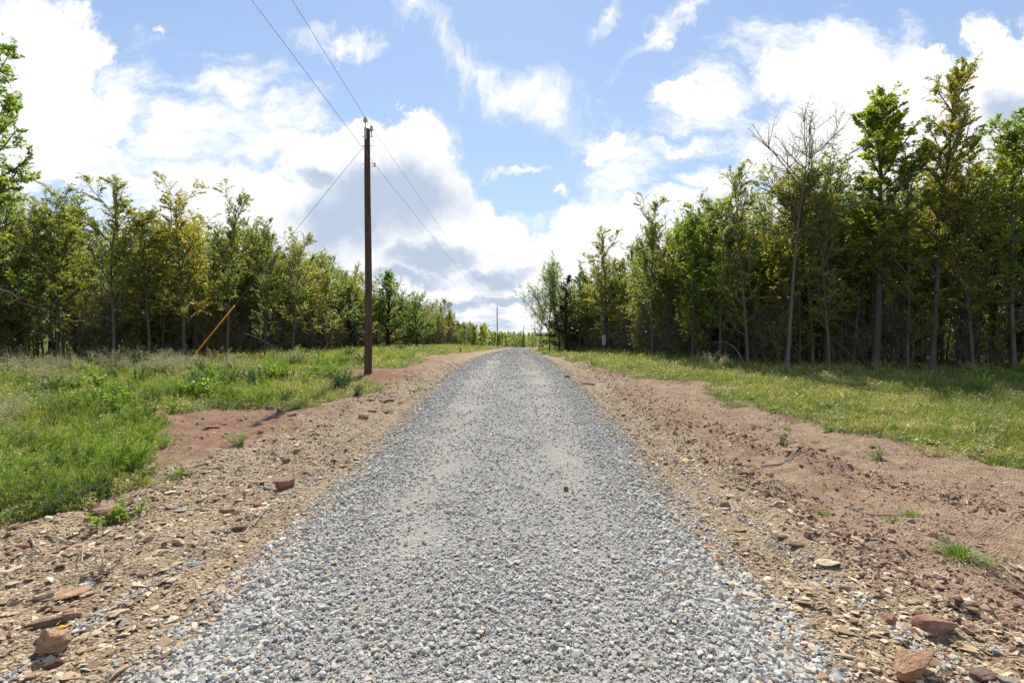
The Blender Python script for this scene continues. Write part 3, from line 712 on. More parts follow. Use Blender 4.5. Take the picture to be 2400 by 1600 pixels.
# edge of each wood in the plan
LE = ([8, 12, 16, 19, 20, 22, 24, 30, 50, 60, 100, 170, 300], [-21, -20, -19.4, -19, -14.5, -13, -12.3, -11.5, -12.0, -9.8, -7.5, -4, 3])
RE = ([6, 13, 14.5, 16, 17.5, 22, 31, 44, 60, 100, 170, 300], [26, 22, 17.5, 13.6, 9.9, 7.6, 6.4, 3.9, 5.2, 11, 22, 40])
def canopy_h(x, y):
    v = np.interp(y, [10, 20, 30, 50, 80, 150, 300], [7.2, 6.7, 6.2, 4.9, 4.7, 5.5, 6]) if x < road_cx(y) else np.interp(y, [10, 16, 20, 30, 45, 60, 100, 300], [9.4, 8.6, 7.6, 6.8, 5.6, 4.8, 5, 6])
    return float(v)
placed = [(o[0].location.x, o[0].location.y) for o in PROTO.values()]
def free(x, y, r):
    if math.hypot(x - sign_tree.location.x, y - sign_tree.location.y) < 1.3 or (y < sign_tree.location.y and abs(x / y - sign_tree.location.x / sign_tree.location.y) < .035): return False   # the notice stands clear of brush
    for a, b in placed:
        if (a - x) ** 2 + (b - y) ** 2 < r * r: return False
    placed.append((x, y)); return True
ZONES = [(60, 'below the tallest left tree'), (200, 'at the leaning dead trunk'), (330, 'below the rusty plume'), (450, 'left of the orange marker'), (560, 'behind the orange marker'), (680, 'right of the orange marker'), (850, 'left of the big pole'), (1000, 'behind the lone rounded tree'), (1180, 'where the road dips'),
         (1330, 'by the dark cedar'), (1450, 'by the notice sign'), (1560, 'by the crooked tree'), (1700, 'above the arching dead branch'), (1860, 'below the bare tree'), (2060, 'below the bright yellow tree'), (2220, 'below the tallest horned tree'), (9999, 'at the photo\'s right edge')]
def zone(x, y):
    px = CX + x / y * F
    for a, n in ZONES:
        if px < a: return n
def woods():
    rr = random.Random(5); nL = nR = 0
    keysL = ['elm0', 'elm1', 'elm2', 'elm3', 'elm4', 'wide0', 'wide1', 'fork0', 'fork1', 'wide0']
    keysR = ['elm1', 'broad1', 'fork0', 'broad2', 'pole0', 'pole1', 'pole2', 'wide0', 'fork1', 'elm4']
    for side in (-1, 1):
        y = 13.5
        while y < 92:
            y += rr.uniform(.5, 1.0) * (1 + .02 * max(0, y - 25))
            if side > 0 and y > 45: break
            back = rr.uniform(.1, 1.9); x = (np.interp(y, *LE) - back) if side < 0 else (np.interp(y, *RE) + back)
            if side < 0 and x < -1.15 * y - 1 or side > 0 and x > 1.12 * y + 1 or not free(x, y, .55): continue
            key = rr.choice(keysL + ['broad1', 'broad2'] if side < 0 else keysR + ['elm2', 'broad0'])
            kind = {'elm': 'olive leaved', 'bro': 'broad leaved', 'pol': 'dark trunked', 'wid': 'wide crowned', 'for': 'forked'}[key[:3]]; where = 'left' if side < 0 else 'right'
            H = canopy_h(x, y) * rr.choice([.68, .82, .92, 1.0, 1.04]) * rr.uniform(.94, 1.05)
            place(key, x, y, H, f'{kind} tree in the front row of the {where} wood, {zone(x, y)}', f'{kind} trees in the front row of the {where} wood', sxy=1.15 if y > 24 else 1.0)
    for side in (-1, 1):
        got = 0; tries = 0; want = 135 if side < 0 else 205
        while got < want and tries < 9000:
            tries += 1
            y = rr.uniform(13, 95) if rr.random() < .62 else rr.uniform(13, 34)
            back = rr.random() ** 1.5 * (13 if y < 45 else 8)
            x = (np.interp(y, *LE) - back - .3) if side < 0 else (np.interp(y, *RE) + back + .3)
            if side < 0 and x < -1.15 * y - 3 or side > 0 and x > 1.12 * y + 3: continue
            if side > 0 and y > 44 + back * 2.2: continue
            if not free(x, y, .75 + .028 * max(0, y - 30)): continue
            H = canopy_h(x, y) * rr.uniform(.74, 1.02) * (1 + .012 * back)
            if back < 1.5 and rr.random() < .5: H *= .8
            deep = back > 5
            key = rr.choice(['pole0', 'pole1', 'pole2', 'pole0', 'pole1', 'elm3' if side < 0 else 'broad0'] if back > 1.6 else (keysL if side < 0 else keysR))
            kind = {'elm': 'olive leaved', 'bro': 'broad leaved', 'pol': 'dark trunked', 'wid': 'wide crowned', 'for': 'forked'}[key[:3]]
            where = 'left' if side < 0 else 'right'
            dist = 'far along the' if y > 45 else ('deep inside the' if deep else 'along the edge of the')
            zn = zone(x, y)
            place(key, x, y, H, f'{kind} tree {dist} {where} wood, {zn}', f'{kind} trees {dist} {where} wood')
            got += 1
    # saplings, bare stems and shrubs along the feet of both woods
    for side in (-1, 1):
        for (keys, n, lab, h0, h1, r) in ((('sap0', 'sap1', 'sap2'), 105, 'thin leafy sapling', 2.6, 5.6, .3), (('brush0', 'brush1', 'brush2'), 170, 'tangled bare grey shrub', 1.3, 3.3, .2), (('shrub0', 'shrub1'), 125 if side < 0 else 65, 'low leafy shrub', 1.3, 3.2, .28), (('thin0', 'thin1', 'thin2'), 95, 'slender grey stemmed tree', 5.2, 7.2, .35)):
            got = 0
            for _ in range(n * 8):
                if got >= n: break
                y = rr.uniform(14, 40) if rr.random() < .75 else rr.uniform(40, 75)
                back = rr.random() ** 1.8 * 6 - .2
                x = (np.interp(y, *LE) - back) if side < 0 else (np.interp(y, *RE) + back)
                if side < 0 and x < -1.1 * y or side > 0 and x > 1.1 * y: continue
                if side > 0 and y > 44 + back * 2: continue
                if lab.startswith('low leafy') and side > 0 and rr.random() < .5: continue
                if not free(x, y, r): continue
                where = 'left' if side < 0 else 'right'
                place(rr.choice(keys), x, y, rr.uniform(h0, h1) * 1.0, f'{lab} under the {where} wood, {zone(x, y)}', f'{lab}s under the {where} wood')
                got += 1
woods()
# the wood behind those trees and the far wooded country: read as one mass
def mass_wood(name, n, region, label, per=420, leaf=.34, mat='elm', trunk=True, seed=1, hs=(.75, 1.05)):
    rng = np.random.default_rng(seed); V, Rn = [], []; tb = Tubes(); got = 0
    while got < n:
        x, y, H = region(rng)
        if x is None: continue
        got += 1; z = hgt(x, y); H *= rng.uniform(*hs); w = H * rng.uniform(.17, .24)
        if trunk: tb.add(np.array([[x, y, z - .1], [x + rng.normal(0, .12), y, z + H * .45], [x + rng.normal(0, .25), y, z + H * .95]]), np.array([.085, .06, .02]) * H / 8, 5, cap=False)
        k = per; t = rng.random(k) ** .8; lo = 0.0
        prof_ = np.sin(np.pi * np.clip(.12 + .85 * t, 0, 1)) ** .7
        az = rng.uniform(0, 6.28, k); r = w * prof_ * np.sqrt(rng.random(k)) * (1 + .45 * np.sin(az * 3 + t * 9 + rng.uniform(0, 6)))
        C = np.stack([x + r * np.cos(az), y + r * np.sin(az), z + H * (lo + (1 - lo) * t) + rng.normal(0, .12, k)], -1)
        D = unit(rng.normal(0, 1, (k, 3)) + np.array([0, 0, .1])); Nn = unit(np.array([0, 0, 1]) + rng.normal(0, .6, (k, 3))); Nn = unit(Nn - D * (Nn * D).sum(1)[:, None])
        s = leaf * rng.lognormal(0, .3, k) * min(1.6, max(.5, y / 60.0))
        V.append(leaf_quads(C, D, Nn, s, s * .55, .1)); Rn.append(np.clip(rng.uniform(0, .45) + .3 * rng.random(k), 0, 1))
    V = np.concatenate(V); m = len(V) // 4
    me = np_mesh(name, V, [np.arange(4 * m).reshape(m, 4)], {'rnd': np.concatenate(Rn)})
    root = empty(name, kind='stuff', label=label)
    link('foliage', me, M[mat], root, kind='stuff')
    if trunk: link('trunks', tb.mesh(name + '_trunks'), M['barkdark'], root, kind='stuff')
    return root
def reg_left(rng):
    y = rng.uniform(12, 110); b = rng.uniform(9, 34) if y < 60 else rng.uniform(5, 26)
    x = np.interp(y, *LE) - b
    return (x, y, 7.0 if y < 40 else 5.4) if x > -1.7 * y - 12 else (None, 0, 0)
def reg_right(rng):
    y = rng.uniform(12, 75); b = rng.uniform(9, 34); x = np.interp(y, *RE) + b
    if y > 44 + b * 1.2: return None, 0, 0
    return (x, y, 8.8 if y < 32 else 7.2) if x < 1.5 * y + 12 else (None, 0, 0)
mass_wood('woods_behind', 470, reg_left, 'dense wood standing behind the first trees on the left', per=700, leaf=.26, seed=2)
mass_wood('woods_behind', 380, reg_right, 'dense wood standing behind the first trees on the right', per=750, leaf=.26, seed=3)
def reg_mid(rng):
    y = rng.uniform(92, 330)
    if rng.random() < .12: return rng.uniform(-20, 40), rng.uniform(262, 300), 9.0
    if rng.random() < .5: x = np.interp(y, *LE) - rng.random() ** 1.4 * 60
    else: x = np.interp(y, *RE) - 3 + rng.random() ** 1.4 * 60
    return x, y, float(np.interp(y, [90, 130, 330], [4.6, 5.6, 7.0]))
mass_wood('distant_woods', 700, reg_mid, 'distant wood lining the road where it dips out of sight', per=320, leaf=.34, seed=4, mat='elm')
def reg_far(rng):
    y = rng.uniform(300, 900); x = rng.uniform(-1.2, 1.2) * y * .8
    return x, y, 9.0 + (y - 300) * .004
mass_wood('horizon_woods', 1500, reg_far, 'wooded country on the horizon beyond the road', per=110, leaf=.50, seed=5, trunk=False)

# ------------------------------------------------------------------ grass on both verges
def pt(px, py, d): return np.array([(px - CX) / F * d, d, CAM_Z + (HY - py) / F * d])
def blades(name, x, y, z, h, w, lean, mat, rnd, **props):
    n = len(x); az = RNG.uniform(0, 6.28, n); c = np.stack([np.cos(az), np.sin(az), np.zeros(n)], 1)
    la = RNG.uniform(0, 6.28, n); ld = np.stack([np.cos(la), np.sin(la), np.zeros(n)], 1) * lean[:, None] + np.array([.18, -.05, 0]) * h[:, None] * 1.2
    B = np.stack([x, y, z], 1); up = np.array([0, 0, 1.0])
    m = B + up * (h * .55)[:, None] + ld * .35; t = B + up * h[:, None] + ld
    ww = (w * .5)[:, None]
    V = np.stack([B - c * ww, B + c * ww, m - c * ww * .75, m + c * ww * .75, t], 1).reshape(-1, 3)
    i = np.arange(n)[:, None] * 5
    q = np.concatenate([i, i + 1, i + 3, i + 2], 1); tri = np.concatenate([i + 2, i + 3, i + 4], 1)
    me = np_mesh(name, V, [q, tri], {'rnd': np.concatenate([rnd, rnd])})
    return link(name, me, mat, **props)
def build_grass(side, n, label, seed):
    y = depth_samples(n, 3.2, 70, 1.25)
    if side < 0:
        e = np.interp(y, *LB); far = np.maximum(np.interp(y, *LE) - 2.5, -1.1 * y - 1.5); x = e + .6 - RNG.random(n) * (e + .6 - far)
    else:
        e = np.interp(y, *RB); far = np.minimum(np.interp(y, *RE) + 3.5, 1.1 * y + 1.5); x = e - .6 + RNG.random(n) * (far - e + .6)
    g = grassiness(x, y); pn = fbm(x, y, .7, 4, seed); p2 = fbm(x, y, 3.5, 3, seed + 9)
    bare = (fbm(x, y, .55, 3, seed + 20) + p2 * .5) > (.27 if side < 0 else .42)
    keep = (g > RNG.random(n) * .5) & ~(bare & (RNG.random(n) < .85)) & (RNG.random(n) < .75 + p2)
    x, y, g, pn, p2 = [a[keep] for a in (x, y, g, pn, p2)]; m = len(x)
    h = (.085 if side < 0 else .07) * (1 + 1.3 * np.clip(pn + .1, -.4, .8)) * RNG.lognormal(0, .4, m) * np.clip(.45 + g * .7, .3, 1.25)
    h = h * np.interp(y, [3, 10, 25, 60], [1, 1.1, 1.35, 1.6])
    if side > 0: h = h * np.where(x > np.interp(y, *RE) - 1.5, 1.5, 1)
    w = .0042 * np.interp(y, [3, 8, 20, 60], [1, 1.3, 2.6, 6]) * RNG.uniform(.6, 1.5, m)
    rnd = np.clip(.46 + .65 * p2 - .55 * pn + RNG.normal(0, .2, m) + (RNG.random(m) < .16) * .45 - (.06 if side > 0 else -.05), 0, 1)
    blades('grass', x, y, surf(x, y) - .01, h, w, h * RNG.uniform(.1, .75, m), M['grass'], rnd, kind='stuff', label=label)
def build_cover(side, n, label, seed):
    y = depth_samples(n, 3.2, 60, 1.3)
    if side < 0:
        e = np.interp(y, *LB); far = np.maximum(np.interp(y, *LE) - 3, -1.1 * y - 1.5); x = e + .7 - RNG.random(n) * (e + .7 - far)
    else:
        e = np.interp(y, *RB); far = np.minimum(np.interp(y, *RE) + 5, 1.1 * y + 1.5); x = e - .7 + RNG.random(n) * (far - e + .7)
    g = grassiness(x, y); pn = fbm(x, y, .9, 4, seed); p2 = fbm(x, y, 5.5, 3, seed + 9)
    keep = (g > -.15 + RNG.random(n) * .5) & (RNG.random(n) < .6 + 1.6 * p2 + .5 * pn)
    x, y, g, pn, p2 = [a[keep] for a in (x, y, g, pn, p2)]; m = len(x)
    top = (.05 + .13 * np.clip(p2 + .15, 0, 1) + .10 * np.clip(pn, 0, 1)) * np.interp(y, [3, 10, 30], [1, 1.2, 1.8])
    z = surf(x, y) + top * RNG.random(m) ** .6
    D = unit(np.stack([RNG.normal(0, 1, m), RNG.normal(0, 1, m), RNG.normal(.35, .6, m)], 1)); Nn = unit(RNG.normal(0, .6, (m, 3)) + np.array([0, 0, 1])); Nn = unit(Nn - D * (Nn * D).sum(1)[:, None])
    L = .020 * np.interp(y, [3, 8, 20, 60], [1, 1.3, 2.4, 5]) * RNG.lognormal(0, .4, m)
    V = leaf_quads(np.stack([x, y, z], 1), D, Nn, L, L * RNG.uniform(.25, .6, m), .1)
    rnd = np.clip(.42 + .8 * p2 - .4 * pn + RNG.normal(0, .2, m), 0, 1)
    link('ground_cover', np_mesh('ground_cover', V, [np.arange(4 * m).reshape(m, 4)], {'rnd': rnd}), M['grass'], kind='stuff', label=label)
build_cover(-1, 380000, 'low tangled leafy ground cover in the left grass', 351)
build_cover(1, 360000, 'low tangled leafy ground cover in the right grass', 371)
build_grass(-1, 330000, 'rough green grass on the left verge up to the wood', 301)
build_grass(1, 330000, 'mown looking yellow green grass on the right verge up to the wood', 331)

# ------------------------------------------------------------------ weeds and tufts
def plant_mesh(seed, kind):
    rng = np.random.default_rng(seed); tb = Tubes(); C, D, Nn, L, W, Rn = [], [], [], [], [], []
    spec = {'feather': (16, .50, 130, .042, .0055), 'pale': (12, .50, 55, .026, .009), 'leafy': (7, .28, 16, .07, .032), 'dark': (16, .42, 120, .045, .008), 'low': (16, .16, 30, .03, .013)}[kind]
    ns, sl, nlf, ll, lw = spec
    for i in range(ns):
        az = rng.uniform(0, 6.28); out = rng.uniform(.12, .75); l = sl * rng.uniform(.6, 1.1)
        d = unit(np.array([math.cos(az) * out + .18, math.sin(az) * out, 1.0])); p = np.array([rng.normal(0, .05), rng.normal(0, .05), -.01]); pts = [p]
        for k in range(6):
            d = unit(d + np.array([.045, 0, -.05]) + rng.normal(0, .05, 3)); pts.append(pts[-1] + d * l / 6)
        pts = np.array(pts); tb.add(pts, np.linspace(.0028, .001, 7), 4, cap=False)
        f0 = {'pale': .55, 'leafy': .2}.get(kind, .12)
        f = f0 + (1 - f0) * rng.random(nlf) ** .9; q = np.minimum((f * 6).astype(int), 5); g = f * 6 - q
        P = pts[q] * (1 - g)[:, None] + pts[q + 1] * g[:, None]; dd = unit(pts[q + 1] - pts[q])
        sd = unit(rng.normal(0, 1, (nlf, 3))); sd = unit(sd - dd * (sd * dd).sum(1)[:, None])
        Dl = unit(dd * (.75 if kind != 'leafy' else .35) + sd * .8 + rng.normal(0, .15, (nlf, 3)))
        if kind == 'pale': P = P + rng.normal(0, .022, (nlf, 3))
        N_ = unit(np.array([0, 0, 1.0]) + rng.normal(0, .5, (nlf, 3))); N_ = unit(N_ - Dl * (N_ * Dl).sum(1)[:, None])
        C.append(P); D.append(Dl); Nn.append(N_); L.append(ll * rng.lognormal(0, .3, nlf) * (1.25 - .6 * f)); W.append(np.full(nlf, lw) * rng.uniform(.6, 1.4, nlf)); Rn.append(np.clip(.25 + .5 * f + rng.normal(0, .2, nlf), 0, 1))
    C, D, Nn = np.concatenate(C), np.concatenate(D), np.concatenate(Nn); L = np.concatenate(L); W = np.concatenate(W)
    V = leaf_quads(C, D, Nn, L, W, .1); m = len(V) // 4
    return tb.mesh('stems_' + kind), np_mesh('leaves_' + kind, V, [np.arange(4 * m).reshape(m, 4)], {'rnd': np.concatenate(Rn)})
PL = {}
def plant_proto(key, name, kind, mat, cat, seed, size):
    st, lf = plant_mesh(seed, kind); root = empty(name); root['category'] = cat
    link('stems', st, M[mat], root); link('leaves', lf, M[mat], root)
    PROTO[key] = [root, size, False]
for i in range(3): plant_proto(f'feather{i}', 'feathery_weed', 'feather', 'weed', 'weed', 400 + i, .5)
for i in range(2): plant_proto(f'palew{i}', 'seed_head_weed', 'pale', 'pale', 'weed', 410 + i, .5)
for i in range(2): plant_proto(f'leafy{i}', 'leafy_weed', 'leafy', 'weed', 'weed', 420 + i, .28)
for i in range(2): plant_proto(f'darkw{i}', 'dark_weed', 'dark', 'darkweed', 'weed', 430 + i, .42)
for i in range(2): plant_proto(f'low{i}', 'low_weed', 'low', 'weed', 'weed', 440 + i, .16)
def tuft_proto(key, seed, n, r, mat='weed'):
    rng = np.random.default_rng(seed); az = rng.uniform(0, 6.28, n); rad = rng.random(n) ** .6
    h = r * rng.uniform(.25, .85, n) * (1.0 - .6 * rad); B = np.stack([np.cos(az) * rad * r * .45, np.sin(az) * rad * r * .45, np.full(n, -.005)], 1)
    o = np.stack([np.cos(az), np.sin(az), np.zeros(n)], 1) * (r * rad * rng.uniform(.3, 1.5, n))[:, None]
    T_ = B + o + np.array([0, 0, 1]) * h[:, None]; m_ = B + o * .4 + np.array([0, 0, 1]) * (h * .7)[:, None]; c = np.stack([-np.sin(az), np.cos(az), np.zeros(n)], 1) * (.0035 * rng.uniform(.7, 1.6, n))[:, None]
    V = np.stack([B - c, B + c, m_ - c * .8, m_ + c * .8, T_], 1).reshape(-1, 3); i = np.arange(n)[:, None] * 5
    me = np_mesh('tuft_' + key, V, [np.concatenate([i, i + 1, i + 3, i + 2], 1), np.concatenate([i + 2, i + 3, i + 4], 1)], {'rnd': np.tile(np.clip(rng.normal(.55, .25, n), 0, 1), 2)})
    o_ = link('grass_tuft', me, M[mat], category='grass tuft'); PROTO[key] = [o_, r, False]
tuft_proto('tuft0', 500, 260, .2); tuft_proto('tuft1', 501, 170, .16); tuft_proto('tuft2', 502, 330, .22)
def put(key, px, py, h, label, group=None, **kw):
    x, y = at(px, py); return place(key, x, y, h, label, group, **kw)
put('tuft2', 2208, 1296, .17, 'largest grass tuft alone on the bare dirt near the right edge')
put('tuft1', 2100, 1178, .11, 'grass tuft with a flat dry blade, behind the largest tuft')
put('tuft0', 2055, 1190, .085, 'small grass tuft touching the left of a bigger one on the dirt')
put('feather0', 2018, 1050, .22, 'upright wispy weed on the dirt between ruts, short of the right grass')
put('tuft1', 1732, 1070, .10, 'small bright tuft beside flat stones on the right shoulder')
put('low0', 1733, 976, .09, 'small leafy weed near a row of clods right of the road')
put('low1', 1803, 986, .09, 'small round weed right of the leafy weed by the clods')
put('low0', 1872, 1010, .08, 'tiny green weed above the flat rust stone on the right')
put('tuft0', 1510, 918, .13, 'grass clump alone in the dirt tongue beyond the road edge on the right')
put('feather2', 1896, 1180, .12, 'sparse pale green seedling below the forked dry blade')
put('darkw0', 1795, 1030, .16, 'dull half dry weed over the brown stones on the right shoulder')
put('tuft2', 415, 1096, .15, 'bright sword leaved tuft between the left weeds and the shale')
put('leafy0', 326, 1112, .17, 'leafy weed with pale pointed leaves left of the sword leaved tuft')
put('low1', 262, 1196, .20, 'rounded bright green bush above the red stone at the left grass edge', sxy=1.2)
put('feather1', 551, 1020, .30, 'sparse wiry weed standing alone on the left red dirt')
put('feather2', 380, 1032, .34, 'tall thin weed at the near end of the left red dirt')
put('leafy1', 170, 950, .42, 'broad leaved green plant in the grass behind the red slab', sxy=1.5)
put('leafy0', 215, 935, .36, 'glossy broad leaved plant just right of a similar one in the grass', sxy=1.4)
put('darkw1', 440, 905, .50, 'dark green bushy weed left of the bare red dirt', sxy=1.3)
put('darkw1', 770, 895, .26, 'dark weed standing left of the foot of the utility pole')
put('darkw0', 655, 925, .34, 'dark weed between the grass and the stones on the left dirt')
rr = random.Random(21)
def scatter_plants(keys, spots, hs, label, group):
    for (x0, x1, y0, y1, n) in spots:
        for _ in range(n):
            px, py = rr.uniform(x0, x1), rr.uniform(y0, y1); x, y = at(px, py)
            if grassiness(np.array([x]), np.array([y]))[0] < .05: continue
            place(rr.choice(keys), x, y, rr.uniform(*hs), label, group, sxy=rr.uniform(.8, 1.35))
FE = ['feather0', 'feather1', 'feather2']
scatter_plants(FE, [(-60, 320, 1020, 1170, 34), (150, 340, 985, 1090, 12)], (.28, .50), 'bright feathery weed in the dense clump at the left edge, one of many alike', 'feathery weeds at the near left')
scatter_plants(FE, [(330, 620, 860, 950, 26), (0, 420, 880, 985, 22)], (.3, .55), 'feathery weed in the grass beyond the near left clump, one of many alike', 'feathery weeds in the middle of the left verge')
scatter_plants(FE + ['darkw0'], [(600, 810, 815, 870, 30), (860, 1060, 806, 832, 26)], (.35, .6), 'tall weed around the foot of the utility pole, one of many alike', 'weeds near the utility pole')
scatter_plants(['darkw0', 'darkw1', 'low0', 'low1', 'leafy0'], [(0, 420, 845, 1000, 44), (420, 840, 830, 915, 44)], (.18, .52), 'dark green low weed mixed in the left grass, one of many alike', 'dark low weeds in the left grass')
scatter_plants(['darkw0', 'darkw1'], [(-40, 330, 1050, 1190, 14)], (.2, .35), 'dark weed between the bright feathery ones at the left edge, one of many alike', 'dark weeds at the near left')
scatter_plants(['palew0', 'palew1'], [(150, 460, 828, 866, 20), (-20, 130, 845, 900, 14), (640, 740, 828, 850, 7), (330, 620, 840, 880, 10)], (.45, .8), 'pale seed headed weed before the left wood, one of many alike', 'seed headed weeds before the left wood')
scatter_plants(['palew0', 'palew1'], [(-40, 90, 940, 1030, 16)], (.35, .5), 'cream coloured dry weed at the left edge above the feathery clump, one of many alike', 'dry weeds at the left edge')
scatter_plants(FE + ['palew0'], [(2120, 2352, 855, 900, 14), (1850, 2100, 850, 868, 8)], (.3, .6), 'tall weed in shade under the right edge trees, one of many alike', 'weeds in the shade of the right wood')
scatter_plants(['low0', 'low1', 'leafy0'], [(1640, 2352, 880, 1040, 60)], (.10, .2), 'low green weed in the sunlit right grass, one of many alike', 'low weeds in the right grass')
scatter_plants(['feather1', 'palew1', 'leafy1'], [(1260, 1700, 822, 848, 22)], (.3, .6), 'ragged weed at the foot of the right wood, one of many alike', 'weeds along the right wood')
put('palew0', 1640, 852, .75, 'pale straw coloured weed standing before the right wood below the fallen branch')

# ------------------------------------------------------------------ rocks
def rock(px, py, wpx, asp, hr, mat, label, rz=0, seed=0, name='rock', sink=.3, cuts=9, tilt=(0, 0)):
    x, y = at(px, py); w = wpx / F * y; rng = np.random.default_rng(900 + seed + int(px) * 7 + int(py))
    bm = bmesh.new(); bmesh.ops.create_icosphere(bm, subdivisions=4, radius=1.0)
    V = np.array([v.co[:] for v in bm.verts])
    for k in range(cuts):
        n = unit(rng.normal(0, 1, 3) * np.array([1, 1, .7])); dcut = rng.uniform(.45, .8)
        o = V @ n - dcut; V = V - np.where(o > 0, o, 0)[:, None] * n
    V[:, 2] = np.where(V[:, 2] > .62, .62 + (V[:, 2] - .62) * .2, V[:, 2])
    V = V / (np.abs(V).max(0)); V = V + .035 * np.stack([fbm(V[:, 0] + 3 * i, V[:, 1] + V[:, 2] * 1.3, 3.2, 4, 7 * i + int(px)) for i in range(3)], 1)
    V = V * np.array([w * .5, w * .5 * asp, w * .5 * hr])
    for v, c in zip(bm.verts, V): v.co = c
    me = bpy.data.meshes.new(name); bm.to_mesh(me); bm.free()
    me.polygons.foreach_set('use_smooth', [True] * len(me.polygons)); me.set_sharp_from_angle(angle=R(26))
    o = link(name, me, M[mat], label=label, category='rock')
    h = w * .5 * hr
    o.location = (x, y + w * .15, float(surf(np.array([x]), np.array([y]))[0]) + h * (1 - 2 * sink)); o.rotation_euler = (tilt[0], tilt[1], R(rz))
    return o
FS = 'flat_stone'
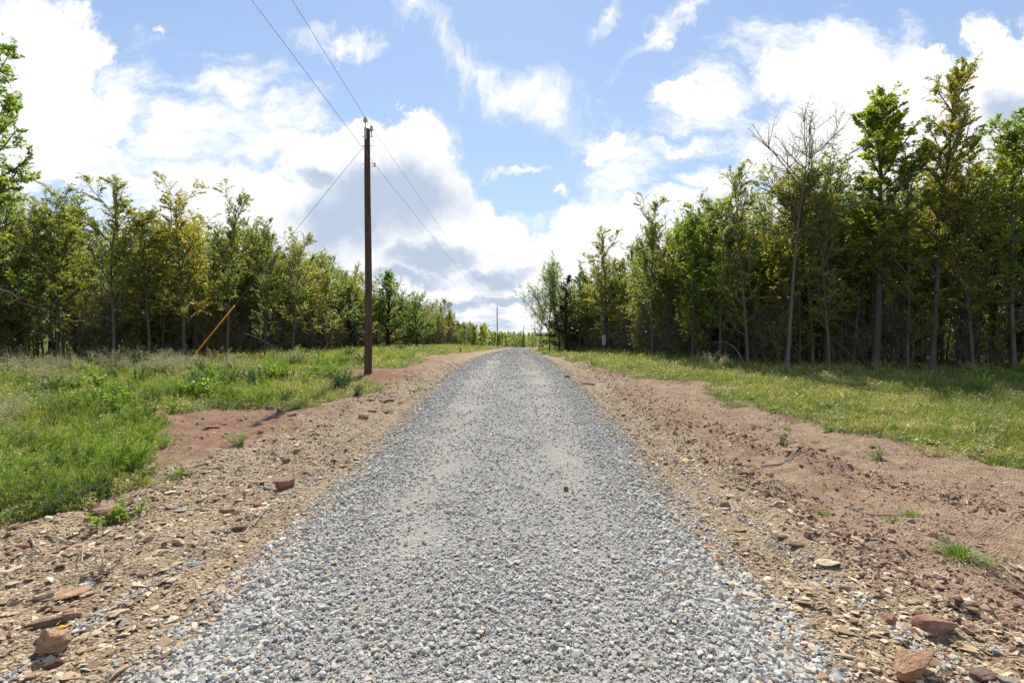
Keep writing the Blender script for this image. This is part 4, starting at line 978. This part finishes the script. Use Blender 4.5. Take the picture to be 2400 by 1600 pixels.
rocks = [
 (2115, 1560, 135, .55, .62, 'rock_orange', 'big tilted orange brown slab at the gravel edge, bottom right', 25, .12, 'rock'),
 (2160, 1448, 98, .6, .55, 'rock_red', 'large layered reddish boulder near the bottom right corner', -8, .22, 'rock'),
 (2050, 1434, 50, .8, .6, 'rock_red', 'lumpy red stone left of the large layered boulder', 40, .25, 'rock'),
 (2262, 1560, 70, .7, .5, 'rock_brown', 'brown stone cut off by the bottom edge right of the orange slab', 10, .3, 'rock'),
 (2178, 1545, 26, .8, .8, 'rock_brown', 'small brown stone tucked between the orange slab and the bottom edge', 0, .3, 'rock'),
 (1908, 1292, 62, .55, .16, 'rock_tan', 'flat tan slab with a pointed end, right of the gravel', 5, .3, FS),
 (1882, 1288, 26, .7, .2, 'rock_pale', 'pale chip lying against the flat tan slab', 35, .3, FS),
 (1669, 1161, 30, .7, .7, 'rock_red', 'blocky red stone at the edge of the right shoulder', 20, .2, 'rock'),
 (1815, 1053, 36, .6, .28, 'rock_orange', 'flat orange stone between two dry sticks on the right', 0, .3, FS),
 (1840, 1058, 20, .6, .3, 'rock_brown', 'small brown stone against the flat orange stone', 0, .3, 'rock'),
 (1892, 1030, 22, .8, .6, 'rock_brown', 'dark brown stone on the dirt above the flat orange stone', 0, .25, 'rock'),
 (1856, 1240, 22, 1, .7, 'rock_brown', 'round dark stone between the red wedge and the tan slab', 0, .2, 'rock'),
 (1862, 1210, 24, .7, .55, 'rock_red', 'upright red wedge behind the round dark stone', 60, .2, 'rock'),
 (1908, 1203, 20, .6, .3, 'rock_orange', 'little square orange stone right of the red wedge', 30, .25, 'rock'),
 (1832, 1258, 40, .5, .28, 'rock_brown', 'long dark stone lying left of the round dark stone', -10, .3, FS),
 (1790, 1236, 24, .8, .5, 'rock_brown', 'brown stone below the yellowish chip on the right shoulder', 0, .3, 'rock'),
 (1782, 1218, 22, .7, .25, 'rock_tan', 'yellowish chip resting above a brown stone, right shoulder', 30, .3, FS),
 (1680, 1138, 28, .7, .22, 'rock_tan', 'flat tan chip just behind the blocky red stone', 20, .3, FS),
 (1716, 1102, 60, .5, .16, 'rock_red', 'long flat red slab capping the pile on the right shoulder', 5, .3, FS),
 (1752, 1135, 34, .6, .3, 'rock_brown', 'jumbled brown stone in the middle of the right shoulder pile', -30, .3, 'rock'),
 (1800, 1155, 26, .6, .3, 'rock_tan', 'tan stone at the right end of the shoulder pile', 20, .3, 'rock'),
 (1966, 1433, 30, .6, .4, 'rock_red', 'smooth red brown stone left of the lumpy red stone', 30, .3, 'rock'),
 (2004, 1440, 22, .8, .3, 'rock_pale', 'pale yellow stone between two red stones, bottom right', 0, .3, FS),
 (1882, 1328, 26, .7, .5, 'rock_brown', 'brown pebble where the long dry stick begins', 0, .3, 'rock'),
 (1946, 1362, 32, .6, .4, 'rock_red', 'red brown stone at the lower end of the long dry stick', 0, .3, 'rock'),
 (2008, 1500, 30, .5, .3, 'rock_brown', 'dark flat stone on the gravel line above the orange slab', -35, .3, FS),
 (2168, 1358, 30, .5, .3, 'rock_brown', 'dark oval stone on the red dirt above the long flat slab', -15, .3, 'rock'),
 (2212, 1386, 56, .45, .14, 'rock_orange', 'long low slab sunk in the dirt above the layered boulder', -12, .35, FS),
 (2235, 1180, 24, .7, .45, 'rock_red', 'small red stone on the far ridge of clods at the right', 0, .3, 'rock'),
 (2306, 1108, 30, .5, .12, 'rock_tan', 'thin tan flake below the sunlit grass at the right edge', 0, .3, FS),
 (2044, 1325, 28, .6, .14, 'rock_pale', 'whitish flake on the dirt left of the largest tuft', -10, .3, FS),
 (1889, 1562, 44, .6, .35, 'rock_orange', 'orange chip in the grey gravel at the bottom edge', 20, .3, 'rock'),
 (2300, 1500, 34, .5, .3, 'rock_grey', 'grey stone half buried near the bottom right corner', -20, .3, 'rock'),
 (1770, 982, 22, .7, .45, 'rock_brown', 'dark clod like stone near the small leafy weed', 0, .3, 'rock'),
 (1625, 977, 20, .7, .4, 'rock_red', 'reddish stone at the near end of the far clod row', 0, .3, 'rock'),
 (1580, 1050, 24, .6, .35, 'rock_brown', 'brown stone beside the gravel edge, midway up the right side', 0, .3, 'rock'),
 (1352, 880, 38, .5, .25, 'rock_red', 'dark red slab beside the far part of the road, right side', 0, .3, FS),
 (1303, 868, 18, .7, .4, 'rock_brown', 'small brown stone at the right road edge before the wood', 0, .3, 'rock'),
 (1302, 1132, 15, .9, .9, 'rock_brown', 'single brown stone lying out on the grey gravel', 0, .15, 'rock'),
 (115, 1498, 56, 1.5, 1.0, 'rock_orange', 'brick shaped orange block lying near the bottom left corner', 62, .12, 'rock'),
 (276, 968, 62, .6, .4, 'rock_red', 'broad red slab at the edge of the left grass', 0, .2, 'rock'),
 (356, 963, 36, .8, .8, 'rock_red', 'blocky red stone right of the broad red slab', 15, .2, 'rock'),
 (232, 1198, 58, .6, .5, 'rock_red', 'red stone under the rounded bright bush on the left', 5, .25, 'rock'),
 (205, 1206, 30, .6, .3, 'rock_orange', 'flat piece in front of the red stone under the bush', 0, .3, FS),
 (403, 1252, 42, .55, .42, 'rock_tan', 'thick tan block alone on the left shale', -4, .25, 'rock'),
 (412, 1238, 22, .6, .3, 'rock_red', 'small pink stone behind the thick tan block', 0, .3, 'rock'),
 (656, 1112, 50, .7, .55, 'rock_red', 'largest lumpy stone at the left road shoulder, darker underneath', 25, .2, 'rock'),
 (588, 1147, 26, .8, .6, 'rock_red', 'round red stone between the lumpy stone and the dark wedges', 0, .2, 'rock'),
 (592, 1113, 46, .4, .15, 'rock_orange', 'long pinkish slab left of the lumpy stone', 25, .3, FS),
 (518, 1173, 38, .55, .45, 'rock_orange', 'brown topped wedge on the left shale', 15, .25, 'rock'),
 (546, 1207, 36, .6, .5, 'rock_brown', 'dark round backed stone in front of the brown wedge', 20, .25, 'rock'),
 (656, 1065, 18, .9, .8, 'rock_brown', 'upright little stone behind the largest lumpy stone', 0, .2, 'rock'),
 (708, 1048, 14, .9, .7, 'rock_brown', 'small brown stone right of the upright little stone', 0, .2, 'rock'),
 (143, 1362, 88, .75, .13, 'rock_orange', 'wide pinkish flagstone flush with the left shale', 30, .35, FS),
 (205, 1330, 60, .5, .12, 'rock_pale', 'pale slab running from the flagstone to the dry root', 30, .35, FS),
 (94, 1364, 38, .6, .5, 'rock_tan', 'tan block left of the wide pinkish flagstone', 20, .22, 'rock'),
 (150, 1404, 30, .6, .45, 'rock_orange', 'red lump below the wide pinkish flagstone', 0, .3, 'rock'),
 (160, 1420, 46, .5, .4, 'rock_red', 'squared brown stone at the upper end of the dark elongated one', 25, .25, 'rock'),
 (90, 1440, 74, .3, .28, 'rock_brown', 'dark elongated stone low on the left above the block', 28, .25, 'rock'),
 (45, 1274, 34, .5, .3, 'rock_red', 'thin red stone at the left edge on the red earth', 8, .3, FS),
 (12, 1310, 56, .7, .14, 'rock_tan', 'cream and orange slab cut off by the left edge', 10, .3, FS),
 (618, 944, 22, .7, .6, 'rock_red', 'first of the three dark red stones on top of the left red dirt', 0, .2, 'rock'),
 (643, 944, 20, .8, .7, 'rock_red', 'middle one of the three dark red stones on the left red dirt', 0, .2, 'rock'),
 (671, 957, 22, .7, .6, 'rock_brown', 'rightmost of the three dark red stones on the left red dirt', 0, .2, 'rock'),
 (384, 1148, 30, .6, .12, 'rock_pale', 'pale cream flake on shale below the sword leaved tuft', 20, .3, FS),
 (408, 1170, 30, .6, .12, 'rock_grey', 'pale grey flake on shale below the cream flake', 20, .3, FS),
 (302, 1240, 26, .5, .12, 'rock_tan', 'lone tan flake left of the thick tan block', 20, .3, FS),
 (443, 1296, 46, .35, .3, 'rock_grey', 'dark grey wedge at the left edge of the gravel', 30, .25, 'rock'),
 (630, 1278, 28, .6, .2, 'rock_orange', 'square tan chip out on the left gravel', 5, .3, FS),
 (325, 1320, 24, .8, .5, 'rock_brown', 'round brown stone right of the dry root', 0, .25, 'rock'),
 (293, 1394, 18, .8, .4, 'rock_orange', 'vivid orange pebble at the end of a tan slab', 0, .3, 'rock'),
 (270, 1408, 54, .35, .16, 'rock_tan', 'long tan slab beside the vivid orange pebble', 28, .3, FS),
 (62, 1560, 90, .3, .14, 'rock_orange', 'long orange slab along the bottom edge, left corner', 32, .3, FS),
 (375, 1508, 26, .6, .25, 'rock_orange', 'tan chip among grey stones at the bottom left of the gravel', 0, .3, FS),
 (833, 962, 28, .7, .5, 'rock_orange', 'orange block lying left of the road, below the row of slabs', 0, .25, 'rock'),
 (854, 944, 26, .5, .35, 'rock_orange', 'first slab of the row beside the road, next to the orange block', -20, .25, 'rock'),
 (884, 941, 26, .45, .3, 'rock_red', 'second slab of the row beside the road, tilted up', -25, .25, 'rock'),
 (918, 920, 18, .6, .4, 'rock_red', 'small red slab near the thick pale log', 0, .3, 'rock'),
 (700, 1000, 22, .5, .25, 'rock_red', 'flat red stone in the middle of the left red dirt', 0, .3, FS),
 (610, 1002, 30, .5, .12, 'rock_orange', 'pinkish plate on the left red dirt behind the sparse weed', 0, .3, FS),
 (483, 985, 44, .5, .16, 'rock_red', 'reddish plate at the back of the left red dirt beside the grass', 5, .3, FS),
 (738, 918, 24, .4, .14, 'rock_pale', 'pale flat piece lying past the three dark red stones', -5, .3, FS),
 (900, 842, 24, .3, .3, 'rock_orange', 'tan slab in grass behind the red earth by the pole', -8, .3, FS),
]
for i, (px, py, w, asp, hr, mat, lab, rz, sink, nm) in enumerate(rocks):
    rock(px, py, w, asp, hr, mat, lab, rz, i, nm, sink, cuts=7 if nm == FS else 10, tilt=(R(22), R(-8)) if i == 0 else (R(random.uniform(-5, 5)), R(random.uniform(-5, 5))))
# smaller loose stones a hand could pick up, on both shoulders
def small_rocks():
    rr = random.Random(33); mats = ['rock_red', 'rock_orange', 'rock_tan', 'rock_brown', 'rock_pale', 'rock_red', 'rock_brown']
    protos = []
    for k in range(7):
        bm = bmesh.new(); bmesh.ops.create_icosphere(bm, subdivisions=3, radius=1.0); V = np.array([v.co[:] for v in bm.verts]); rng = np.random.default_rng(70 + k)
        for _ in range(9):
            n = unit(rng.normal(0, 1, 3)); o = V @ n - rng.uniform(.4, .75); V = V - np.where(o > 0, o, 0)[:, None] * n
        V = V / np.abs(V).max(0) * np.array([.5, .32, rng.uniform(.12, .25)])
        for v, c in zip(bm.verts, V): v.co = c
        me = bpy.data.meshes.new('small_rock'); bm.to_mesh(me); bm.free(); me.materials.append(M[mats[k]]); protos.append(me)
    for side, n in ((-1, 95), (1, 115)):
        got = 0
        while got < n:
            y = 1.9 + rr.random() ** 1.5 * 12
            x = -rr.uniform(2.1, 5.4) if side < 0 else rr.uniform(2.0, 5.0)
            if abs(x) > 1.05 * y or grassiness(np.array([x]), np.array([y]))[0] > .1: continue
            got += 1; s = rr.uniform(.04, .11); me = rr.choice(protos); o = bpy.data.objects.new('small_rock', me); COL.objects.link(o)
            hue = {'rock_red': 'red', 'rock_orange': 'orange', 'rock_tan': 'tan', 'rock_brown': 'dark brown', 'rock_pale': 'pale'}[me.materials[0].name and [k for k in M if M[k] == me.materials[0]][0]]
            where = 'left' if side < 0 else 'right'; near = 'near' if y < 5 else 'far'
            o['label'] = f'small {hue} stone on the {near} part of the {where} shoulder, one of many alike'; o['category'] = 'stone'; o['group'] = f'small {hue} stones on the {near} {where} shoulder'
            o.location = (x, y, float(surf(np.array([x]), np.array([y]))[0]) + s * .08); o.rotation_euler = (rr.uniform(-.3, .3), rr.uniform(-.3, .3), rr.uniform(0, 6.28)); o.scale = (s, s, s)
small_rocks()

# ------------------------------------------------------------------ sticks, roots, dead wood
def stick(pts, r0, label, mat='twig', name='dry_stick', cat='stick', lift=.012, branches=()):
    P = [];
    for p in pts:
        if len(p) == 3 and p[2] is not None and p[2] > 3 and False: pass
        x, y = at(p[0], p[1]); z = float(surf(np.array([x]), np.array([y]))[0]) + lift + (p[2] if len(p) > 2 else 0); P.append((x, y, z))
    P = np.array(P); k = 4 * (len(P) - 1) + 1; tt = np.linspace(0, len(P) - 1, k); Q = np.stack([np.interp(tt, range(len(P)), P[:, i]) for i in range(3)], 1)
    rg = np.random.default_rng(int(pts[0][0] * 3 + pts[0][1])); Q[1:-1] += rg.normal(0, r0 * .5, (k - 2, 3))
    tb = Tubes(); tb.add(Q, r0 * (1 - .55 * np.linspace(0, 1, k)) * rg.uniform(.85, 1.15, k), 7)
    for (i, dx, dy, dz) in branches:
        b = Q[min(i, k - 1)]; tb.add(np.array([b, b + np.array([dx, dy, dz]) * .5 + [0, 0, .01], b + np.array([dx, dy, dz])]), np.array([r0 * .5, r0 * .4, r0 * .2]), 5)
    return link(name, tb.mesh(name), M[mat], label=label, category=cat)
stick([(1803, 1297), (1850, 1322), (1897, 1354)], .007, 'long thin dry stick lying along the right shoulder beside the gravel')
stick([(1748, 1066), (1800, 1064), (1842, 1056)], .009, 'brown curved stick behind the flat orange stone', 'dead', branches=((6, .04, .08, .02),))
stick([(1960, 1165), (1995, 1176), (2030, 1176), (2065, 1178)], .010, 'pale forked stick next to the grass tufts on the dirt', 'dead', branches=((3, -.08, .10, .03),))
stick([(2008, 1300), (2040, 1290), (2075, 1293)], .006, 'pale curved twig left of the largest tuft')
stick([(1998, 1345), (2008, 1325), (2016, 1312)], .006, 'short kinked pale twig below the curved twig')
stick([(2105, 1345), (2122, 1322)], .007, 'short straight twig in front of the largest tuft')
stick([(2295, 1302), (2352, 1332), (2380, 1345)], .012, 'lower of the two brown sticks at the right edge')
stick([(2310, 1288), (2352, 1308), (2390, 1322)], .018, 'thicker upper stick at the right edge of the dirt')
stick([(2222, 1165), (2226, 1140)], .008, 'upright short pale stick on the far ridge of clods')
stick([(2148, 1255), (2190, 1265)], .006, 'thin dark twig on the dirt behind the largest tuft')
stick([(1895, 1225), (1918, 1215), (1936, 1240)], .005, 'bent wiry twig near the red wedge stone')
stick([(1735, 1200), (1750, 1180), (1790, 1165)], .005, 'pale bent twig below the right shoulder pile')
stick([(1700, 1090), (1735, 1110)], .008, 'straight pale stick leaning over the right shoulder pile')
stick([(1690, 975), (1740, 1000)], .007, 'thin straight stick among the far clods on the right')
stick([(876, 925), (905, 912), (938, 895), (965, 892)], .030, 'thick pale log lying beside the road below the pole', 'dead', 'log', 'log')
stick([(848, 925), (880, 922)], .024, 'shorter pale log end to end with the thick log', 'dead', 'log', 'log')
stick([(722, 1066), (748, 1046), (785, 1030)], .008, 'crooked dry stick at the edge of the left shoulder')
stick([(758, 1032), (820, 1000), (860, 975)], .006, 'thin long twig running up beside the gravel on the left')
stick([(300, 1250), (340, 1222), (372, 1200)], .005, 'thin grey twig on the shale left of the thick tan block')
stick([(68, 1262), (95, 1275)], .010, 'short pale stick on the red earth at the left edge')
stick([(105, 1250), (150, 1248), (190, 1245)], .006, 'straight tan stalk below the red stone under the bush')
stick([(560, 1215), (610, 1172), (640, 1165)], .005, 'fine dark twig beside the dark round backed stone')
stick([(918, 872), (960, 862), (1000, 850)], .012, 'long grey stick at the left road edge past the logs', 'dead')
# uprooted dry root on the left shale
def root_clump():
    x, y = at(238, 1318); z = hgt(x, y); rg = np.random.default_rng(5); tb = Tubes()
    for k in range(17):
        az = rg.uniform(0, 6.28); l = rg.uniform(.06, .20); p = np.array([x + rg.normal(0, .012), y + rg.normal(0, .012), z + .03]); d = np.array([math.cos(az), math.sin(az), rg.uniform(-.05, 1.1)]); pts = [p]
        for i in range(6):
            d = unit(d + rg.normal(0, .3, 3)); q = pts[-1] + d * l / 6; q[2] = max(q[2], z + .008); pts.append(q)
        tb.add(np.array(pts), np.linspace(rg.uniform(.004, .010), .0015, 7), 6)
    a = [(238, 1312, .03), (205, 1310, .02), (188, 1300, .03), (192, 1265, .05), (215, 1250, .03)]
    P = np.array([(*at(p[0], p[1]), 0) for p in a]); P[:, 2] = [z + .02 + p[2] for p in a]; tb.add(P, np.linspace(.006, .003, 5), 6)
    link('dry_root', tb.mesh('dry_root'), M['twig'], label='tangled dry uprooted root on the left shale', category='root')
root_clump()
def leaf_litter():
    x, y = at(145, 1444); z = hgt(x, y) + .012; bm = bmesh.new()
    vs = [bm.verts.new((x + .022 * math.cos(a) * (1 + .25 * math.cos(3 * a)), y + .014 * math.sin(a), z + .004 * math.cos(2 * a))) for a in np.linspace(0, 6.28, 13)[:-1]]
    bm.faces.new(vs); r = bmesh.ops.extrude_face_region(bm, geom=bm.faces[:]); bmesh.ops.translate(bm, vec=(0, 0, .0012), verts=[g for g in r['geom'] if isinstance(g, bmesh.types.BMVert)])
    me = bpy.data.meshes.new('fallen_leaf'); bm.to_mesh(me); bm.free(); m, T = material('yellow_leaf'); finish(T, (.75, .45, .02), .6)
    link('fallen_leaf', me, m, label='single bright yellow leaf fallen on the left shale', category='leaf')
leaf_litter()
def dead_wood(pts, r, label, name='dead_branch', twigs=4, cat='branch'):
    P = np.array([pt(*p) for p in pts]); k = 5 * (len(P) - 1) + 1; tt = np.linspace(0, len(P) - 1, k)
    Q = np.stack([np.interp(tt, range(len(P)), P[:, i]) for i in range(3)], 1); rg = np.random.default_rng(int(pts[0][0])); Q += rg.normal(0, r * .35, Q.shape)
    tb = Tubes(); tb.add(Q, r * (1 - .6 * np.linspace(0, 1, k)), 8)
    for i in range(twigs):
        b = Q[rg.integers(k // 3, k)]; d = unit(rg.normal(0, 1, 3) + [0, 0, .5]); l = rg.uniform(.3, .9)
        tb.add(np.array([b, b + d * l * .5 + rg.normal(0, .04, 3), b + d * l]), np.array([r * .3, r * .22, .003]), 5)
    link(name, tb.mesh(name), M['dead'], label=label, category=cat)
dead_wood([(244, 832, 19.2), (225, 790, 19.4), (190, 740, 19.8)], .085, 'pale dead trunk leaning at the front of the left wood', 'dead_tree', 5, 'dead tree')
dead_wood([(46, 830, 18.2), (30, 800, 18.3)], .07, 'broken white stump at the far left in the undergrowth', 'stump', 0, 'stump')
dead_wood([(560, 765, 21), (600, 780, 21), (640, 800, 21.3)], .022, 'pale curved branch hanging right of the orange guy marker')
dead_wood([(1716, 843, 17.2), (1690, 800, 17.5), (1665, 785, 17.8), (1636, 786, 18)], .030, 'arching dead branch below the trees left of the bare tree')
dead_wood([(1975, 835, 16.6), (1945, 805, 16.8), (1905, 772, 17.2)], .026, 'pale dead branch slanting at the foot of the yellow green tree')
dead_wood([(1450, 822, 28), (1435, 780, 28), (1415, 766, 28.3), (1385, 775, 28.6)], .03, 'bent pale branch arching right of the notice sign')
dead_wood([(2130, 660, 16), (2060, 655, 16.2), (1985, 668, 16.4)], .016, 'thin bare horizontal branch in front of the tallest right trunks')
dead_wood([(0, 665, 13), (30, 672, 13), (20, 710, 13.2)], .02, 'bare curved twig hanging at the left edge of the photo')

# ------------------------------------------------------------------ utility poles, wires, guy
def pole_mat():
    m, T = material('treated_pole_wood'); g = T.new('ShaderNodeTexCoord').outputs['Object']
    n = T.noise(T.mapping(g, scale=(14, 14, .7)), 2.2, 6, .7); n2 = T.noise(g, .8, 4, .6)
    c = T.ramp(n, [(.3, (.035, .022, .016)), (.55, (.10, .058, .038)), (.75, (.19, .12, .08))])
    c = T.mix(T.mapr(n2, .45, .7, 0, .6), c, (.07, .042, .03))
    finish(T, c, .85, n, .7, .01); return m
M['pole'] = pole_mat()
m, T = material('galvanised_steel'); finish(T, (.42, .44, .46), .45, metal=.6); M['steel'] = m
m, T = material('grey_porcelain'); finish(T, (.46, .47, .47), .3, spec=.5); M['porcelain'] = m
m, T = material('bracket_fibre'); finish(T, (.55, .58, .60), .5); M['fibre'] = m
m, T = material('orange_plastic'); finish(T, (.92, .38, .015), .45, spec=.4); M['orange'] = m
m, T = material('bare_conductor'); finish(T, (.20, .20, .205), .5, metal=.5); M['wire'] = m
def lathe(name, prof_, mat, parent, loc, sides=20, rot=None):
    tb = Tubes(); pts = np.array([[0, 0, z] for r, z in prof_]); ang = np.linspace(0, 2 * np.pi, sides, endpoint=False); V = []; Fq = []
    for i, (r, z) in enumerate(prof_): V.append(np.stack([r * np.cos(ang), r * np.sin(ang), np.full(sides, z)], 1))
    for i in range(len(prof_) - 1):
        j = np.arange(sides); Fq.append(np.stack([i * sides + j, i * sides + (j + 1) % sides, (i + 1) * sides + (j + 1) % sides, (i + 1) * sides + j], 1))
    o = link(name, np_mesh(name, np.concatenate(V), [np.concatenate(Fq)], smooth=True), mat, parent); o.location = loc
    if rot: o.rotation_euler = rot
    return o
PX, PYY = at(845, 856); PZZ = hgt(PX, PYY); PTOP = CAM_Z + (HY - 297) / F * PYY - PZZ
def make_pole(x, y, z, H, label):
    root = empty('utility_pole', (x, y, z), category='utility pole', label=label, group='utility poles along the road')
    tb = Tubes(); k = 14; t = np.linspace(0, 1, k); tb.add(np.stack([.02 * np.sin(t * 5), 0 * t, -.4 + t * (H + .4)], 1), .116 - .032 * t, 20); link('shaft', tb.mesh('pole_shaft'), M['pole'], root)
    # top pin bracket with insulator on the camera side, second insulator behind it
    for (ox, oy, zz, big) in ((-.045, -.11, H + .20, 1.0), (.075, .11, H + .03, .8)):
        ins = lathe('insulator', [(0, -.055), (.030, -.055), (.032, -.02), (.07 * big, -.012), (.072 * big, .0), (.04, .012), (.04, .03), (.062 * big, .036), (.06 * big, .052), (.036, .062), (.036, .075), (.045, .085), (.043, .105), (0, .11)], M['porcelain'], root, (ox, oy, zz))
        lathe('pin', [(0, -.22), (.014, -.22), (.014, -.05), (0, -.05)], M['steel'], ins, (0, 0, 0), 10)
    bm = bmesh.new(); bmesh.ops.create_cube(bm, size=1); bmesh.ops.scale(bm, vec=(.07, .02, .36), verts=bm.verts); bmesh.ops.bevel(bm, geom=bm.edges[:], offset=.006, segments=2, affect='EDGES')
    me = bpy.data.meshes.new('bracket'); bm.to_mesh(me); bm.free(); br = link('bracket', me, M['fibre'], root); br.location = (-.045, -.122, H - .16)
    for zz in (.10, -.10): lathe('bolt', [(0, 0), (.016, 0), (.016, .015), (0, .015)], M['steel'], br, (0, -.011, zz), 8, (R(90), 0, 0))
    for zz in (H - .22, H - .50, H - 1.05):
        tb = Tubes(); tb.add(np.array([[-.19, 0, zz], [.16, 0, zz - .004]]), np.array([.009, .009]), 8); link('through_bolt', tb.mesh('through_bolt'), M['steel'], root)
    cl = lathe('neutral_spool', [(0, -.05), (.035, -.05), (.038, -.035), (.02, -.015), (.02, .015), (.038, .035), (.035, .05), (0, .05)], M['porcelain'], root, (.20, 0, H - 1.07), 14)
    tb = Tubes(); tb.add(np.array([[-.11, 0, .055], [.02, 0, .055], [.02, 0, -.055], [-.11, 0, -.055]]), np.array([.008] * 4), 6); link('clevis', tb.mesh('clevis'), M['steel'], cl)
    return root
POLES = [(PX, PYY, PZZ, PTOP)]
make_pole(PX, PYY, PZZ, PTOP, 'tall dark brown utility pole standing in the left grass, nearest the camera')
for px, d, top, lab in ((1142, 101.0, 706, 'second utility pole, thin and bare against the cloud left of the road end'), (1203, 167.0, 748, 'third utility pole, short and thin above the road end'), (1230, 230.0, 763, 'farthest utility pole, tiny beside the tip of the right wood')):
    x = (px - CX) / F * d; z = hgt(x, d); H = CAM_Z + (HY - top) / F * d - z
    make_pole(x, d, z, H, lab); POLES.append((x, d, z, H))
def cable(name, spans, r, label):
    P = []
    for (a, b, sag) in spans:
        a, b = np.array(a), np.array(b); t = np.linspace(0, 1, 30); Q = a + (b - a) * t[:, None]; Q[:, 2] -= sag * 4 * t * (1 - t); P.append(Q if not P else Q[1:])
    P = np.concatenate(P); tb = Tubes(); tb.add(P, np.full(len(P), r), 6); return link(name, tb.mesh(name), M['wire'], label=label, category='power line', group='wires strung between the utility poles')
def wire_path(dx, dy, dz):
    return [(x + dx, y + dy, z + H + dz) for x, y, z, H in POLES]
topw = wire_path(-.045, -.11, .30); neu = wire_path(.20, 0, -1.05)
b0 = pt(706, 0, 10.05); d0 = unit(b0 - np.array(topw[0])); back0 = np.array(topw[0]) + (b0 - np.array(topw[0])) / (PYY - 10.05) * (PYY + 32)
b1 = pt(665, 0, 8.6); back1 = np.array(neu[0]) + (b1 - np.array(neu[0])) / (PYY - 8.6) * (PYY + 32)
back0[2] = topw[0][2] - .4; back1[2] = neu[0][2] - .6
cable('power_line', [(back0, topw[0], 0.0)] + [(topw[i], topw[i + 1], .35) for i in range(3)], .0055, 'upper overhead wire running over the top insulator of the big pole')
cable('power_line', [(back1, neu[0], 0.0)] + [(neu[i], neu[i + 1], .35) for i in range(3)], .0055, 'lower overhead wire held by the spool on the right side of the big pole')
def guy():
    ay = 17.3; ax = (432 - CX) / F * ay; az = hgt(ax, ay); top = np.array([PX - .11, PYY, PZZ + PTOP - .5]); bot = np.array([ax, ay, az])
    root = empty('guy_wire', (ax, ay, az), category='guy wire', label='guy wire slanting from the big pole to the ground with an orange marker tube')
    d = unit(top - bot); tb = Tubes(); tb.add(np.stack([np.zeros(3), (top - bot) * .5, top - bot]), np.array([.006] * 3), 6); link('cable', tb.mesh('guy_cable'), M['wire'], root)
    Lr = np.linalg.norm(top - bot); tb = Tubes(); tb.add(np.stack([d * .15, d * 1.6, d * 3.02]), np.array([.024] * 3), 12); link('marker_tube', tb.mesh('marker_tube'), M['orange'], root)
    tb = Tubes(); tb.add(np.stack([d * -.3, d * .15]), np.array([.014] * 2), 8); link('anchor_rod', tb.mesh('anchor_rod'), M['steel'], root)
guy()
# ------------------------------------------------------------------ notice sign on the slim tree
def sign():
    d = sign_tree.location.y; p = pt(1386, 780, d); w = .21; h = .62
    root = empty('notice_sign', (p[0], p[1] - .14, p[2]), category='sign', label='small upright white notice with a red heading on a tree trunk')
    def box(name, sx, sz, x, z, y, mat, par, th=.004):
        bm = bmesh.new(); bmesh.ops.create_cube(bm, size=1); bmesh.ops.scale(bm, vec=(sx, th, sz), verts=bm.verts); bmesh.ops.translate(bm, vec=(x, y, z), verts=bm.verts); me = bpy.data.meshes.new(name); bm.to_mesh(me); bm.free(); return link(name, me, mat, par)
    def pm(n, c): m, T = material(n); finish(T, c, .6); return m
    b = box('board', w, h, 0, 0, 0, pm('sign_white', (.74, .72, .76)), root, .006)
    red = pm('sign_red', (.55, .22, .24)); blk = pm('sign_black', (.12, .12, .15)); blu = pm('sign_blue', (.40, .46, .60))
    box('heading', w * .8, .075, 0, h * .40, -.006, red, b); box('heading', w * .6, .04, 0, h * .26, -.006, pm('sign_pink', (.58, .40, .44)), b)
    box('print', w * .42, .05, -.005, h * .08, -.006, blk, b); box('print', w * .7, .09, 0, -h * .12, -.005, blu, b); box('print', w * .25, .045, -.02, -h * .11, -.010, blk, b); box('print', w * .75, .035, 0, -h * .33, -.006, blk, b)
sign()
